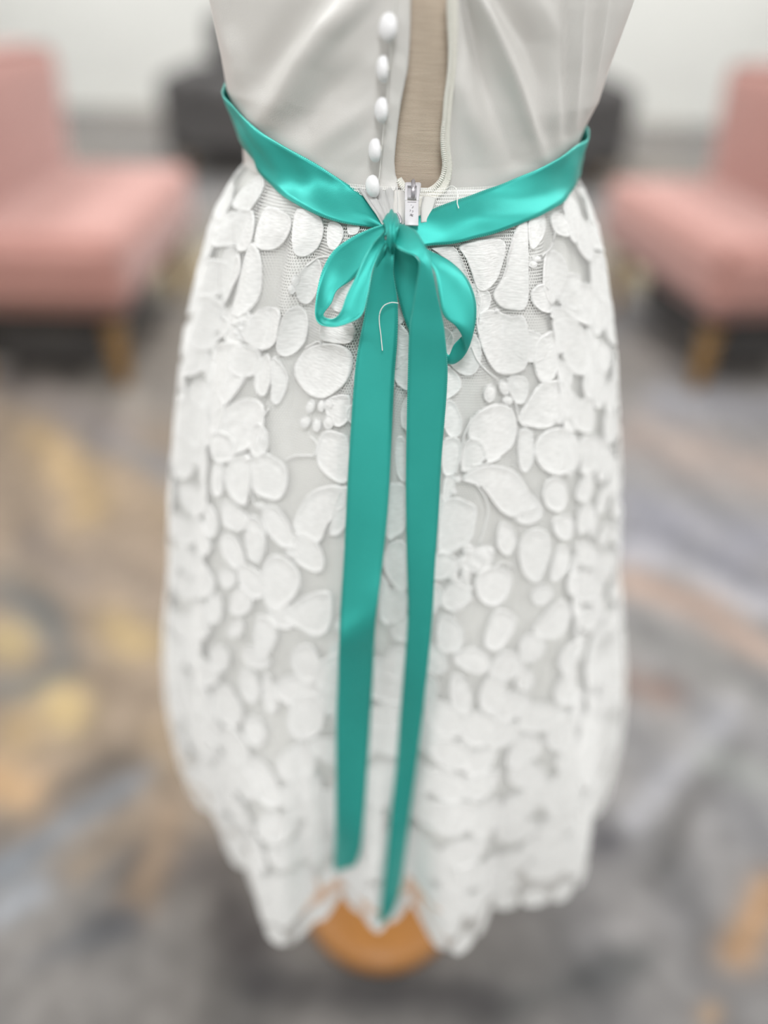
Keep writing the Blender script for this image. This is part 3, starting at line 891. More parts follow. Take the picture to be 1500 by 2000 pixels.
# little hook beside the pull tab
q, n2, rt2, up2 = frame_at(779, 430, 0.004)
V, F = tube_mesh(spline([q - rt2 * 0.001 + up2 * 0.002, q + up2 * 0.001, q + rt2 * 0.001 - up2 * 0.001, q + rt2 * 0.0012 - up2 * 0.003], 5), 0.0006, 8)
mesh_obj('hook', V, F, M['slider_metal'], dress)
# folded seam allowance beside the zipper and lace heading above the bow
strip('seam_allowance', [(770, 372, .002), (768, 392, .003), (764, 415, .003), (764, 440, .002)], [(792, 378, .001), (794, 395, .002), (793, 415, .003), (792, 440, .002)], M['bodice'], dress, bulge=0.0012)
strip('seam_allowance', [(826, 384, .002), (822, 405, .003), (822, 435, .003)], [(852, 388, .001), (846, 408, .001), (840, 435, .001)], M['lining'], dress, bulge=0.0006)
strip('lace_heading', [(700, 368, .0012), (718, 395, .004), (735, 420, .005), (748, 440, .004)], [(776, 366, .0010), (778, 395, .0035), (778, 418, .004), (778, 440, .003)], M['petal'], dress, nw=24, sub=8, bulge=lambda s_, v: 0.0005 * math.sin(v * 26 + 2 * s_) + 0.0003 * math.sin(v * 47 - 3 * s_))

# covered buttons, each on its shank, sagging to the side
def button(px, py, turn, tip, rad, off):
    p, n, rt, up = frame_at(px, py, off)
    d = (n * math.cos(R(turn)) - rt * math.sin(R(turn)))
    d = (d * math.cos(R(tip)) + up * math.sin(R(tip))).normalized()
    x = up.cross(d).normalized(); y = d.cross(x)
    prof = [(0.0, -0.0012), (rad * 0.72, -0.0012), (rad * 0.94, -0.0008), (rad, 0.0), (rad * 0.97, 0.0008)]
    for k in range(1, 9):
        a_ = k / 8 * math.pi / 2
        prof.append((rad * 0.97 * math.cos(a_), 0.0008 + rad * 0.52 * math.sin(a_)))
    V, F = lathe(prof, 36)
    m = frame_matrix(p, x, y, d)
    o = mesh_obj('button', [m @ v for v in V], F, M['button'], dress)
    o['label'] = 'white satin-covered button'
    base = p - d * 0.001
    surf = p - n * (off + 0.001)
    V, F = tube_mesh([base, base.lerp(surf, 0.5), surf], 0.0016, 10)
    mesh_obj('shank', V, F, M['tape'], o)
button(763, 50, 50, 8, 0.0058, 0.0060)
button(754, 130, 72, 0, 0.0056, 0.0062)
button(751, 210, 64, 4, 0.0056, 0.0060)
button(739, 287, 64, 4, 0.0055, 0.0060)
button(734, 368, 54, -14, 0.0053, 0.0066)

# ------------------------------------------------------------------ skirt: lining, net, petals
def skirt_mesh(name, z0, z1, nphi, nz, off, mat, parent, scallop=False):
    ph = np.linspace(-math.pi, math.pi, nphi, endpoint=False)
    tt = np.linspace(0, 1, nz)
    PH, TT = np.meshgrid(ph, tt, indexing='ij')
    low = z1
    if scallop:
        low = z1 + 0.007 * (1 - np.abs(np.sin(PH * 11 + 0.4)) ** 0.7)
    ZZ = z0 + (low - z0) * TT
    V = S(PH.ravel(), ZZ.ravel(), off)
    UV = np.stack([PH.ravel() * 0.165, ZZ.ravel()], -1)
    F = grid_faces(nphi, nz, True)
    me = mesh_obj(name, V, F, mat, parent)
    lay = me.data.uv_layers.new(name='UVMap')
    uv = []
    for i in range(nphi):
        for j in range(nz - 1):
            for (ii, jj) in ((i, j), (i + 1, j), (i + 1, j + 1), (i, j + 1)):
                f = -math.pi + 2 * math.pi * ii / nphi
                uv += [f * 0.165, ZZ[ii % nphi, jj]]
    lay.data.foreach_set('uv', uv)
    return me
skirt = skirt_mesh('skirt', Z_SEAM + 0.001, Z_HEM, 420, 150, 0.0, M['net'], dress, scallop=True)
skirt['label'] = 'gathered white net skirt with applied lace petals'
lining = skirt_mesh('lining', Z_SEAM, Z_HEM + 0.05, 300, 100, -0.0045, M['lining'], dress)
lining['label'] = 'plain white skirt lining under the lace'

OUT = []      # (param centre u, z, radius) of every petal
def param_outline_to_petal(name, outl, ringn=1.0, raise_=0.00035, rim=0.00045, dome=0.0002):
    """outl: (phi, z) outline"""
    n = len(outl)
    c = (sum(p[0] for p in outl) / n, sum(p[1] for p in outl) / n)
    rings = [(1.0, 0.0), (0.985, rim + raise_ * 0.6), (0.94, raise_ + rim), (0.89, raise_), (0.6, raise_ + dome), (0.3, raise_ + dome * 1.2)]
    PHI, ZZ, OF = [], [], []
    for f, h in rings:
        for p in outl:
            PHI.append(c[0] + (p[0] - c[0]) * f); ZZ.append(c[1] + (p[1] - c[1]) * f); OF.append(h)
    PHI.append(c[0]); ZZ.append(c[1]); OF.append(raise_ + dome * 1.2)
    PHI, ZZ, OF = np.array(PHI), np.array(ZZ), np.array(OF)
    V = S(PHI, np.minimum(ZZ, Z_SEAM), 0.0) 
    V[:, 2] = ZZ
    rad = np.stack([np.sin(PHI), -np.cos(PHI), np.full(len(PHI), 0.25)], -1)
    V = V + rad * (OF + 0.0003)[:, None]
    F = []
    for k in range(len(rings) - 1):
        for i in range(n):
            i2 = (i + 1) % n
            F.append((k * n + i, k * n + i2, (k + 1) * n + i2, (k + 1) * n + i))
    kc = len(rings) * n; kl = (len(rings) - 1) * n
    for i in range(n): F.append((kl + i, kl + (i + 1) % n, kc))
    UV = np.stack([PHI * 0.165, ZZ], -1)
    return V, F, UV, c

def traced(crop, polys):
    ox, oy, s = crop
    for poly in polys:
        px = [(ox + x / s, oy + y / s) for x, y in poly]
        o = spline_closed(px, 3)
        outl = []
        ok = True
        for v in o:
            q = px_param(v.x, v.y, BVH_S)
            if q is None: ok = False; break
            outl.append(q)
        if not ok: continue
        yield outl
LP = [
 [(640,10),(760,60),(760,160),(700,240),(620,255),(570,220),(590,110)], [(560,210),(600,280),(610,380),(600,500),(540,590),(470,635),(440,600),(470,480),(500,350),(530,250)],
 [(500,720),(560,610),(640,570),(710,590),(700,700),(680,780),(610,815),(540,790)], [(330,800),(400,765),(490,780),(540,850),(520,960),(460,1060),(390,1140),(330,1185),(320,1050),(325,900)],
 [(640,830),(665,900),(655,1000),(625,1070),(580,1045),(565,960),(590,880)], [(668,850),(720,890),(755,950),(745,1030),(700,1115),(664,1100),(662,1000)],
 [(720,640),(760,580),(830,570),(865,640),(850,760),(790,830),(730,850),(690,810),(700,720)], [(800,870),(860,800),(940,775),(1040,780),(1110,830),(1105,930),(1060,1010),(960,1080),(870,1060),(800,980),(785,920)],
 [(330,1190),(420,1120),(520,1080),(600,1100),(625,1170),(610,1270),(540,1360),(450,1395),(370,1385),(330,1310)], [(470,1400),(530,1390),(550,1450),(540,1570),(520,1680),(460,1660),(410,1580),(400,1490),(430,1430)],
 [(560,1400),(620,1380),(680,1410),(740,1460),(750,1560),(710,1645),(630,1640),(565,1600),(552,1500)], [(915,1330),(960,1260),(1040,1270),(1095,1320),(1090,1540),(1010,1540),(930,1470),(910,1400)],
 [(790,1740),(860,1620),(960,1570),(1060,1570),(1080,1660),(975,1780),(940,1870),(870,1900),(810,1860),(780,1800)], [(610,1690),(680,1680),(740,1750),(772,1810),(780,1900),(740,1920),(680,1880),(620,1800)],
 [(390,1650),(470,1690),(530,1740),(510,1810),(450,1820),(390,1780)], [(545,1730),(600,1760),(630,1850),(600,1960),(540,1960),(515,1880),(520,1790)],
 [(810,20),(930,60),(950,150),(920,240),(850,290),(790,270),(780,150)], [(990,90),(1050,110),(1060,180),(1020,250),(980,240),(970,160)], [(1090,100),(1150,110),(1140,160),(1090,165)],
 [(850,340),(920,300),(945,400),(900,520),(850,560),(805,520),(800,420)], [(300,700),(350,620),(420,640),(430,700),(380,750),(320,770)], [(340,1440),(390,1430),(395,1520),(385,1620),(340,1620),(325,1530)],
 [(480,30),(560,40),(560,160),(520,260),(460,240),(450,120)], [(400,260),(470,250),(490,360),(440,480),(400,560),(370,440)], [(960,1090),(1090,1060),(1100,1180),(1040,1240),(980,1200)],
 [(1000,280),(1100,300),(1120,480),(1060,600),(980,560),(960,400)], [(950,640),(1080,640),(1130,700),(1100,770),(1000,770),(930,740)], [(1040,1600),(1090,1580),(1070,1800),(1000,1850),(985,1790)],
]
RP = [
 [(330,230),(420,205),(560,190),(590,250),(570,340),(540,420),(480,480),(430,470),(400,380),(370,300)], [(600,290),(640,150),(700,60),(715,300),(710,560),(640,590),(560,570),(520,500),(565,420),(592,350)],
 [(180,240),(300,232),(350,320),(380,400),(410,465),(380,455),(300,340),(210,260)], [(450,600),(520,585),(620,620),(700,630),(720,800),(700,920),(600,950),(530,930),(470,830),(435,720),(440,640)],
 [(800,330),(830,255),(890,270),(930,340),(930,430),(880,520),(840,560),(800,480)], [(900,560),(920,480),(1000,435),(1080,450),(1130,520),(1145,620),(1080,680),(1000,660),(930,620)],
 [(895,640),(960,640),(1030,700),(1080,800),(1085,900),(1020,955),(950,930),(910,850),(890,740)], [(860,700),(880,760),(882,840),(860,960),(790,995),(755,930),(745,820),(780,740)],
 [(735,480),(790,440),(840,490),(855,590),(800,600),(740,550)], [(740,1050),(800,990),(900,980),(960,1040),(950,1100),(890,1200),(800,1250),(690,1230),(660,1190)],
 [(985,1090),(1000,1000),(1080,960),(1160,1000),(1220,1090),(1240,1200),(1200,1280),(1120,1260),(1040,1200)], [(750,1350),(800,1270),(900,1240),(980,1290),(1000,1400),(980,1480),(880,1510),(800,1480),(760,1420)],
 [(1008,1300),(1100,1290),(1160,1340),(1150,1420),(1080,1490),(1004,1500),(1012,1400)], [(1120,700),(1190,720),(1220,850),(1210,1020),(1150,940),(1100,850)],
 [(390,1220),(440,1150),(540,1110),(620,1130),(655,1220),(640,1330),(570,1400),(490,1440),(450,1340),(380,1300)], [(340,1480),(360,1330),(430,1300),(485,1370),(465,1430),(400,1480)],
 [(340,1530),(440,1460),(560,1455),(660,1500),(715,1590),(715,1700),(640,1745),(560,1710),(480,1600),(420,1550)], [(230,1690),(300,1630),(370,1650),(430,1690),(420,1800),(390,1880),(260,1960),(210,1950)],
 [(260,1090),(310,1110),(350,1210),(330,1290),(270,1290),(240,1200)], [(240,1320),(325,1298),(345,1400),(305,1500),(240,1500)], [(665,1260),(735,1262),(745,1350),(745,1420),(700,1500),(660,1440)],
 [(720,60),(790,40),(810,130),(770,220),(725,240)], [(840,60),(900,50),(960,130),(930,180),(860,150)], [(970,60),(1040,100),(1080,220),(1060,320),(990,240)], [(1100,330),(1150,370),(1180,520),(1140,500),(1100,420)],
 [(1150,660),(1190,600),(1215,700),(1225,820),(1190,760)], [(600,970),(690,960),(720,1020),(690,1110),(630,1090)], [(250,1520),(310,1510),(300,1600),(240,1660)], [(560,1780),(620,1790),(650,1880),(600,1960),(540,1900)],
]
MP = [
 [(820,360),(900,310),(1010,360),(1075,460),(1060,580),(980,680),(880,740),(810,640),(790,480)], [(930,760),(1050,650),(1180,590),(1300,590),(1310,780),(1260,890),(1170,910),(1080,860)],
 [(1000,1080),(1050,990),(1150,970),(1220,1080),(1220,1200),(1130,1260),(1050,1200)], [(550,60),(640,20),(690,70),(640,150),(570,120)], [(690,220),(720,130),(810,160),(825,260),(780,370),(700,340)],
 [(560,700),(600,560),(680,560),(730,660),(690,740),(600,760)], [(540,870),(600,790),(660,820),(650,900),(580,920)], [(760,760),(850,780),(910,880),(870,1010),(790,1080),(740,960)],
 [(980,1500),(1040,1350),(1180,1330),(1260,1440),(1230,1600),(1100,1680),(1000,1620)], [(400,620),(480,600),(510,720),(470,820),(400,780)], [(420,1000),(500,980),(560,1060),(530,1160),(440,1150)],
 [(640,1150),(740,1180),(790,1300),(740,1400),(650,1340)], [(500,420),(590,440),(610,520),(540,560),(490,500)], [(820,1180),(880,1260),(920,1400),(860,1480),(800,1360)], [(680,1500),(780,1520),(830,1640),(760,1720),(670,1640)],
]
RP2 = [
 [(310,500),(340,420),(430,380),(540,400),(570,480),(540,580),(470,650),(390,650),(330,590)], [(610,280),(640,170),(740,110),(820,150),(840,280),(790,420),(740,500),(650,440)], [(860,40),(960,20),(1000,80),(970,180),(900,190),(850,120)],
 [(990,480),(1060,400),(1140,430),(1170,540),(1110,630),(1020,620)], [(1030,720),(1110,660),(1180,720),(1150,820),(1060,830)], [(370,880),(440,700),(520,680),(600,740),(560,850),(480,960),(400,960)],
 [(710,820),(800,700),(900,610),(970,660),(960,780),(880,880),(780,880)], [(60,730),(150,730),(230,830),(210,960),(100,980),(40,900)], [(150,1020),(260,950),(360,960),(420,1040),(380,1120),(260,1110)],
 [(130,1250),(150,1130),(230,1150),(290,1270),(270,1390),(170,1400)], [(340,1250),(420,1130),(510,1150),(530,1290),(460,1400),(350,1370)], [(590,1180),(650,1090),(720,1130),(700,1230),(620,1240)],
 [(850,330),(900,230),(960,260),(960,380),(890,470),(830,470)], [(700,560),(790,500),(860,560),(800,640),(720,640)], [(1010,250),(1080,200),(1160,260),(1130,370),(1050,380)],
]
CP = [
 [(580,200),(650,160),(720,200),(720,480),(660,550),(600,580),(570,500)], [(575,640),(620,590),(725,610),(730,940),(650,930),(585,840),(560,740)], [(535,950),(600,935),(730,970),(720,1120),(640,1190),(530,1160)],
 [(650,-160),(720,-150),(725,120),(690,150),(650,60)], [(560,1430),(640,1360),(720,1380),(710,1560),(600,1600),(545,1520)],
]
individual = []
for crop, polys in (((300, 400, 2.858), LP), ((780, 400, 2.858), RP), ((300, 1000, 3.75), MP), ((840, 1000, 3.571), RP2), ((600, 900, 3.75), CP)):
    for outl in traced(crop, polys):
        V, F, UV, c = param_outline_to_petal('lace_petal', outl)
        mesh_obj('lace_petal', V, F, M['petal'], skirt, uvs=UV)
        OUT.append(c)
n_traced = len(OUT)
# berries and buds: (crop, centre, half width, half height, turn)
BUDS = [((300, 400, 2.858), [(460,660,26,18,.4),(500,690,24,20,0),(470,715,22,16,.8),(505,650,20,16,0),(490,745,18,14,.3),(880,1125,24,38,.2),(940,1120,20,34,0),(850,1212,28,34,.1),(915,1228,24,38,0),(980,1212,30,42,.1),
                                (620,1300,22,40,.2),(770,1910,30,20,.3),(600,1680,26,18,.2),(800,420,22,34,.2),(780,470,20,30,0),(520,1420,14,16,0),(980,1110,26,30,0),(770,1950,36,16,.4)]),
        ((780, 400, 2.858), [(500,1050,34,52,.2),(580,1020,28,44,-.3),(640,1010,24,40,-.2),(600,1090,30,26,.2),(380,1910,34,24,.2),(460,1950,40,34,0),(505,1930,24,26,0),(860,620,22,20,0),(735,330,26,22,.3),(760,300,22,18,0),
                             (900,1180,28,22,.2),(880,1200,24,26,0),(940,1180,22,20,0),(320,1530,24,20,0),(300,1600,22,18,.2),(730,1700,40,16,-.4),(880,500,14,20,0),(540,590,16,14,0),(440,520,14,40,0)]),
        ((840, 1000, 3.571), [(255,235,44,26,.1),(265,272,48,18,.1),(375,305,56,52,0),(150,365,44,26,-.5),(215,335,40,24,-.5),(245,430,34,50,0),(160,450,32,34,0),(320,375,52,30,.1),(270,600,24,16,.6),(185,650,24,14,.6)])]
for (ox, oy, s), lst in BUDS:
    for x, y, hw, hh, tr in lst:
        outl = []
        for k in range(14):
            a_ = 2 * math.pi * k / 14
            dx, dy = hw * math.cos(a_), hh * math.sin(a_)
            q = px_param(ox + (x + dx * math.cos(tr) - dy * math.sin(tr)) / s, oy + (y + dx * math.sin(tr) + dy * math.cos(tr)) / s, BVH_S)
            if q is None: break
            outl.append(q)
        if len(outl) == 14:
            V, F, UV, c = param_outline_to_petal('lace_bud', outl, raise_=0.0007, rim=0.0003, dome=0.0006)
            mesh_obj('lace_bud', V, F, M['petal'], skirt, uvs=UV)
# corded stems
STEMS = [((300, 400, 2.858), [[(740,1425),(790,1400),(850,1395),(900,1392),(915,1330),(880,1290)], [(850,800),(920,760),(940,775)], [(600,1690),(560,1640),(545,1500),(550,1400)], [(650,1130),(620,1180)], [(860,340),(920,295),(990,285)], [(430,640),(350,720),(330,800)]]),
         ((780, 400, 2.858), [[(310,1500),(330,1420),(360,1280),(400,1180)], [(430,470),(450,530),(430,640),(440,720)], [(400,790),(430,860),(480,920),(540,970)], [(420,1550),(470,1620),(490,1700),(470,1800),(440,1890)], [(400,1450),(480,1440),(560,1410)], [(860,150),(840,230),(790,280)], [(640,1080),(660,1190),(700,1240)]]),
         ((840, 1000, 3.571), [[(290,600),(220,640),(160,690),(130,760)], [(300,520),(240,520),(150,470)], [(430,380),(500,350),(580,380)]]),
         ((600, 900, 3.75), [[(560,1170),(610,1220),(640,1300),(590,1380)], [(220,360),(280,320)]])]
for (ox, oy, s), lst in STEMS:
    for ln in lst:
        pts = []
        for x, y in ln:
            q = px_param(ox + x / s, oy + y / s, BVH_S)
            if q: pts.append(Vector(S(np.array([q[0]]), np.array([q[1]]), 0.0010)[0]))
        if len(pts) > 1:
            V, F = tube_mesh(spline(pts, 6), 0.00055, 6)
            mesh_obj('lace_stem', V, F, M['petal'], skirt)

# the same lace goes on over the rest of the skirt
gen = []
rng = random.Random(11)
def teardrop(phi0, z0, ang, L, W):
    r = float(skirt_r(phi0, z0))
    out = []
    for k in range(18):
        t = 2 * math.pi * k / 18
        x = -math.cos(t) * L / 2
        y = math.sin(t) * W / 2 * (0.72 + 0.34 * (x / L * 2 * 0.5 + 0.5))
        out.append((phi0 + (x * math.cos(ang) - y * math.sin(ang)) / r, z0 + x * math.sin(ang) + y * math.cos(ang)))
    return out
pts_ex = [(c[0], c[1]) for c in OUT]
def free(phi, z, dmin):
    r = 0.165 if z > 0.6 else 0.2
    return all(((phi - q[0]) * r) ** 2 + (z - q[1]) ** 2 > dmin * dmin for q in pts_ex)
tries = 0
BARE = [(520, 780, 620, 900), (555, 880, 620, 965), (505, 475, 560, 610), (868, 690, 955, 805), (1090, 450, 1150, 550), (1005, 850, 1036, 912), (975, 1005, 1040, 1100), (1040, 610, 1085, 660), (770, 480, 800, 700), (880, 470, 915, 520), (640, 1080, 690, 1150), (900, 1180, 960, 1260)]
# scalloped hem row
kk = 0
for i in range(-25, 26):
    f = i * 0.115 + 0.02
    zz0 = Z_HEM + 0.010
    gen.append((teardrop(f, zz0, -math.pi / 2 + rng.uniform(-0.3, 0.3), 0.026, 0.022), f, zz0)); pts_ex.append((f, zz0))
while tries < 3200:
    tries += 1
    f0 = rng.uniform(-2.6, 2.6); z0 = rng.uniform(Z_HEM + 0.02, Z_SEAM - 0.02)
    big = rng.uniform(0.85, 1.15); a0 = rng.uniform(0, 6.28)
    for k in range(5):
        an = a0 + k * 2 * math.pi / 5 + rng.uniform(-0.15, 0.15)
        r = float(skirt_r(f0, z0)); Lp = (0.032 + 0.005 * float(smooth01(0.55, 0.45, z0))) * big
        f = f0 + math.cos(an) * Lp * 0.60 / r; z = z0 + math.sin(an) * Lp * 0.60
        if not (Z_HEM + 0.015 < z < Z_SEAM - 0.012) or abs(f) > 2.7: continue
        pp = S(np.array([f]), np.array([z]))
        ppx, ppy = project(pp)
        dmin = 0.0205 + 0.003 * float(smooth01(0.55, 0.45, z))
        if abs(f) < 1.6 and ppy[0] < np.interp(ppx[0], [440, 500, 555, 630, 715, 815, 925, 1030, 1106, 1140], [290, 318, 383, 424, 446, 482, 468, 432, 382, 350]) + 48: continue
        if 400 < ppx[0] < 1215 and 380 < ppy[0] < 1290 and abs(f) < 1.25:
            # between the large flowers only small filler petals, and the bare net stays bare
            if any(x0 < ppx[0] < x1 and y0 < ppy[0] < y1 for x0, y0, x1, y1 in BARE): continue
            Lp *= 0.76; dmin = 0.0192
        if not free(f, z, dmin): continue
        gen.append((teardrop(f, z, an, Lp, Lp * 0.86), f, z)); pts_ex.append((f, z))
gen.sort(key=lambda g: abs(g[1]))
LIMIT = 295 - n_traced
rest_V, rest_F, rest_UV = [], [], []
for i, (outl, f, z) in enumerate(gen):
    V, F, UV, c = param_outline_to_petal('lace_petal', outl, raise_=rng.uniform(0.0001, 0.0006))
    if i < LIMIT:
        mesh_obj('lace_petal', V, F, M['petal'], skirt, uvs=UV)
    else:
        k0 = len(rest_V)
        rest_V += [tuple(v) for v in V]; rest_UV += [tuple(u_) for u_ in UV]
        rest_F += [tuple(a_ + k0 for a_ in t) for t in F]
if rest_V:
    o = mesh_obj('lace_petal_field', rest_V, rest_F, M['petal'], skirt, uvs=rest_UV)
    tag(o, 'remaining lace petals around the far side of the skirt', kind='stuff')
print('petals', n_traced, len(gen))

# ------------------------------------------------------------------ teal sash with bow
sash = empty('ribbon_sash', tuple(hit(765, 445)[0]))
tag(sash, 'teal satin ribbon tied in a bow at the waist of the white dress', 'ribbon')
def band(top, bot, side, name='waist_band'):
    tp = [px_param(*q) for q in top]; bp = [px_param(*q) for q in bot]
    n = 70
    def path(pr, ztail):
        f = np.array([q[0] for q in pr]); z = np.array([q[1] for q in pr])
        f0, z0 = abs(f[-1]), z[-1]
        ext = np.array([f0 + (1.9 - f0) * t_ for t_ in (0.25, 0.5, 0.75, 1.0)] + [2.3, 2.7, math.pi])
        f = np.concatenate([f, side * ext]); z = np.concatenate([z, z0 + (ztail - z0) * smooth01(f0 - 0.3, 1.9, ext)])
        P = [Vector((a_, b_, 0)) for a_, b_ in zip(f, z)]
        return spline(P, 10)
    zt_ = tp[-1][1]; zb_ = bp[-1][1]
    if zt_ - zb_ < 0.017: zb_ = zt_ - 0.02
    lift = 0.014 if side < 0 else 0.004
    A = path(tp, zt_ + lift); B = path(bp, zt_ + lift - 0.021)
    m_ = min(len(A), len(B)); nw = 10
    V, UV = [], []; s = 0; prev = None
    for i in range(len(A)):
        for j in range(nw + 1):
            v = j / nw
            f = A[i].x + (B[i].x - A[i].x) * v; z = A[i].y + (B[i].y - A[i].y) * v
            off = 0.0022 + 0.0010 * math.sin(v * math.pi) + 0.0005 * math.sin(4.0 * v + 9 * f + 2.0 + 1.5 * math.sin(5 * f)) + 0.0003 * math.sin(7 * v - 19 * f + math.sin(7 * f + 3 * v))
            V.append(E(np.array([f]), np.array([z]), off)[0])
            UV.append((f * 0.1, v))
    o = mesh_obj(name, V, grid_faces(len(A), nw + 1), M['ribbon'], sash, uvs=UV)
    m = o.modifiers.new('thickness', 'SOLIDIFY'); m.thickness = 0.0005; m.offset = 0
    return o
band([(758, 436), (720, 392), (680, 357), (640, 330), (600, 305), (560, 283), (525, 262), (500, 243), (486, 231)],
     [(756, 446), (715, 440), (670, 432), (630, 420), (590, 401), (555, 378), (525, 352), (508, 330), (500, 310)], -1)
band([(778, 440), (800, 428), (840, 409), (880, 393), (920, 378), (960, 363), (1000, 346), (1040, 330), (1080, 309), (1108, 292), (1122, 283)],
     [(785, 470), (815, 478), (850, 476), (885, 473), (925, 464), (960, 456), (1000, 441), (1030, 428), (1062, 414), (1090, 396), (1106, 376)], 1)

def crop2(l): return [(560 + x / 3.409, 320 + y / 3.409) for x, y in l]
def bow_strip(name, secs, full=(), sub=6, bulge=0.0, label=None, nw=8):
    """secs: ((x,y),(x,y),lift1,lift2) read in the bow close-up, full: the same in frame pixels"""
    A, B = [], []
    for (a_, b_, d1, d2) in secs:
        for src, dst, dd in ((a_, A, d1), (b_, B, d2)):
            x, y = 560 + src[0] / 3.409, 320 + src[1] / 3.409
            p, n, d = hit(x, y); dst.append(p - d * dd)
    for (a_, b_, d1, d2) in full:
        for src, dst, dd in ((a_, A, d1), (b_, B, d2)):
            p, n, d = hit(*src); dst.append(p - d * dd)
    return strip3(name, A, B, M['ribbon'], sash, sub=sub, nw=nw, bulge=bulge, thick=0.00045, label=label)

# left loop
bow_strip('bow_loop', [
 ((655,400),(672,455),.010,.010), ((560,430),(625,520),.0095,.0085), ((430,490),(560,630),.0085,.007), ((310,580),(490,715),.0085,.006), ((240,700),(420,782),.010,.006),
 ((205,830),(335,842),.013,.008), ((190,950),(298,925),.017,.011), ((192,1015),(252,985),.022,.015), ((208,1055),(244,1008),.027,.020), ((245,1078),(262,1024),.030,.025),
 ((330,1084),(310,1030),.031,.028), ((425,1055),(358,985),.031,.029), ((505,1000),(400,870),.029,.028), ((545,850),(462,745),.027,.026), ((570,710),(515,630),.024,.024),
 ((612,610),(572,535),.021,.021), ((665,520),(655,445),.015,.015)], bulge=-0.0012, label='left drooping loop of the bow')
# right loop: back layer, turn, front layer
bow_strip('bow_loop', [
 ((712,545),(775,545),.011,.011), ((704,680),(880,650),.007,.009), ((740,880),(890,780),.006,.008), ((815,1110),(960,960),.006,.008), ((930,1270),(1030,1150),.006,.009),
 ((1080,1332),(1075,1272),.008,.011), ((1150,1310),(1112,1205),.010,.013), ((1195,1258),(1160,1155),.014,.016), ((1215,1215),(1168,1140),.019,.021), ((1242,1125),(1125,1080),.022,.025),
 ((1262,1000),(1045,1010),.021,.026), ((1250,880),(1012,880),.019,.025), ((1190,750),(985,720),.016,.023), ((1080,645),(920,620),.014,.020), ((950,585),(840,545),.012,.016), ((850,500),(740,480),.010,.011)],
 bulge=0.0010, label='right drooping loop of the bow')
# right tail, folded over in front of the knot
bow_strip('bow_tail', [
 ((720,440),(745,395),.016,.013), ((715,500),(850,440),.021,.020), ((735,558),(900,510),.027,.027), ((800,592),(940,590),.032,.031), ((872,625),(965,680),.034,.033),
 ((880,700),(982,760),.033,.033), ((862,810),(1005,880),.031,.031), ((835,980),(1035,1020),.028,.028), ((815,1110),(1055,1150),.026,.026), ((805,1430),(1070,1430),.021,.021)],
 full=[((793, 900), (862, 900), .015, .016), ((793, 1000), (857, 1000), .013, .014), ((795, 1100), (850, 1100), .012, .014), ((797, 1200), (845, 1200), .012, .013), ((790, 1300), (836, 1300), .012, .013),
       ((781, 1400), (825, 1400), .012, .013), ((773, 1500), (813, 1500), .012, .013), ((762, 1600), (800, 1600), .012, .013), ((752, 1700), (788, 1700), .013, .013), ((745, 1760), (778, 1755), .014, .014), ((738, 1808), (766, 1785), .014, .014)],
 bulge=0.0008, label='longer bow tail with one end folded over the knot')
# left tail
bow_strip('bow_tail', [
 ((655,520),(720,530),.012,.013), ((625,610),(715,640),.012,.014), ((580,700),(712,740),.011,.012), ((540,880),(735,880),.010,.009), ((510,1050),(741,1010),.009,.008), ((480,1200),(735,1200),.009,.008), ((450,1430),(717,1430),.009,.008)],
 full=[((681, 900), (763, 900), .009, .009), ((676, 1000), (757, 1000), .009, .010), ((671, 1100), (747, 1100), .010, .013), ((665, 1190), (739, 1165), .014, .020), ((663, 1245), (733, 1215), .021, .022), ((661, 1290), (730, 1275), .016, .014), ((660, 1330), (728, 1325), .013, .012), ((657, 1400), (724, 1400), .011, .010), ((656, 1500), (718, 1500), .011, .011),
       ((655, 1600), (711, 1600), .011, .011), ((653, 1660), (704, 1660), .011, .011), ((652, 1702), (694, 1690), .011, .011)],
 bulge=0.0007, label='shorter bow tail hanging straight down the skirt')
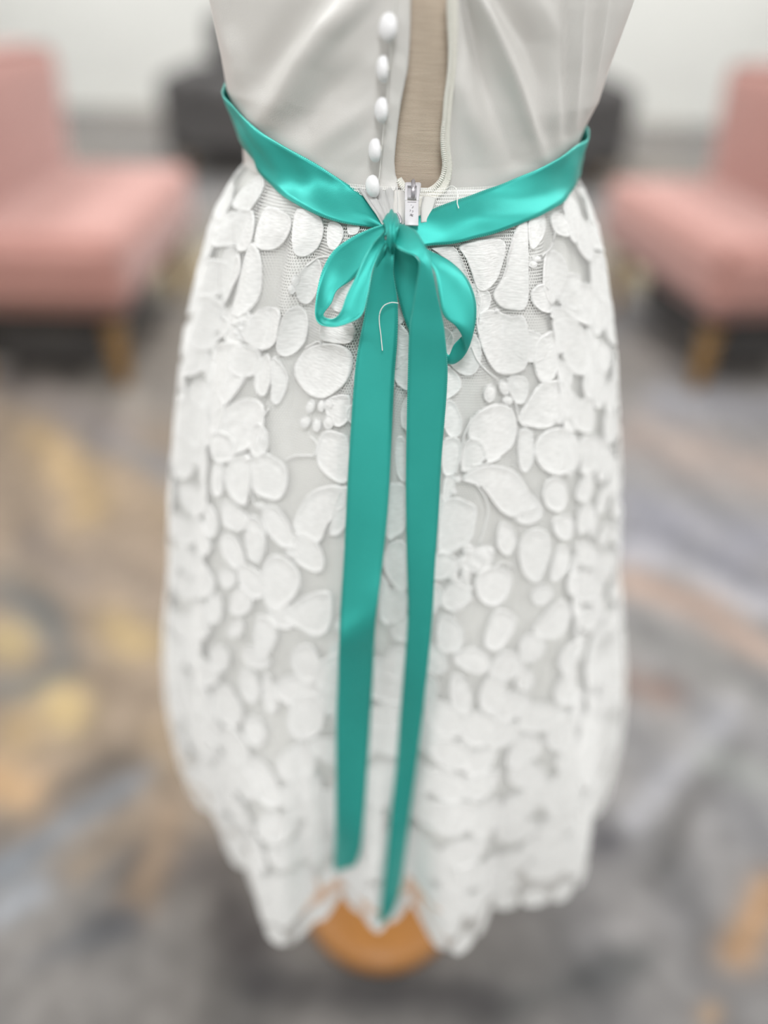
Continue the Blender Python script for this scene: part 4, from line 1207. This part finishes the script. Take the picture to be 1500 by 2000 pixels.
# knot: ridged wrap
def knot():
    secs = [((662,372),(735,372),.008), ((648,392),(748,388),.013), ((655,420),(748,415),.017), ((664,450),(738,440),.020), ((668,480),(730,470),.021), ((668,510),(724,505),.019), ((676,535),(724,532),.014), ((684,552),(718,550),.009)]
    A, B = [], []
    for a_, b_, dd in secs:
        for src, dst in ((a_, A), (b_, B)):
            x, y = 560 + src[0] / 3.409, 320 + src[1] / 3.409
            p, n, d = hit(x, y); dst.append(p - d * dd * 1.1)
    def bl(s_, v):
        return 0.0042 * max(0.0, math.sin(math.pi * v)) ** 0.7 + 0.0006 * math.sin(v * 16 + 3 * s_)
    o = strip3('knot', A, B, M['ribbon'], sash, sub=6, nw=20, bulge=bl, thick=0.0006, label='tight twisted knot of the bow')
    return o
kn = knot()
# a small wrap over the left of the knot, and the puckered inner folds
bow_strip('knot_fold', [((640,385),(668,372),.012,.014), ((655,410),(684,392),.017,.019), ((668,445),(690,420),.019,.022), ((672,475),(690,460),.017,.021)], bulge=0.0006)
bow_strip('knot_fold', [((705,395),(735,385),.018,.018), ((712,420),(748,400),.023,.021), ((716,455),(740,430),.025,.025), ((712,500),(730,470),.022,.024)], bulge=0.0008)
bow_strip('knot_fold', [((655,520),(672,510),.014,.015), ((628,590),(662,560),.013,.016), ((600,640),(655,590),.011,.015), ((575,720),(640,640),.010,.012)], bulge=0.0008)

# ------------------------------------------------------------------ loose threads
def thread(pts, label):
    P = []
    for x, y, dd in pts:
        p, n, d = hit(x, y); P.append(p - d * dd)
    V, F = tube_mesh(spline(P, 8), 0.00026, 7)
    o = mesh_obj('loose_thread', V, F, M['thread'])
    tag(o, label, 'thread', 'loose white threads')
thread([(872, 369, .002), (879, 364, .004), (887, 365, .006), (893, 374, .008), (894, 386, .008), (893, 396, .007), (896, 407, .006)], 'short curled white thread over the ribbon beside the zipper')
thread([(778, 592, .012), (764, 591, .013), (750, 597, .014), (742, 611, .014), (741, 630, .0135), (744, 655, .013), (747, 685, .0125)], 'hooked white thread lying on the shorter bow tail')
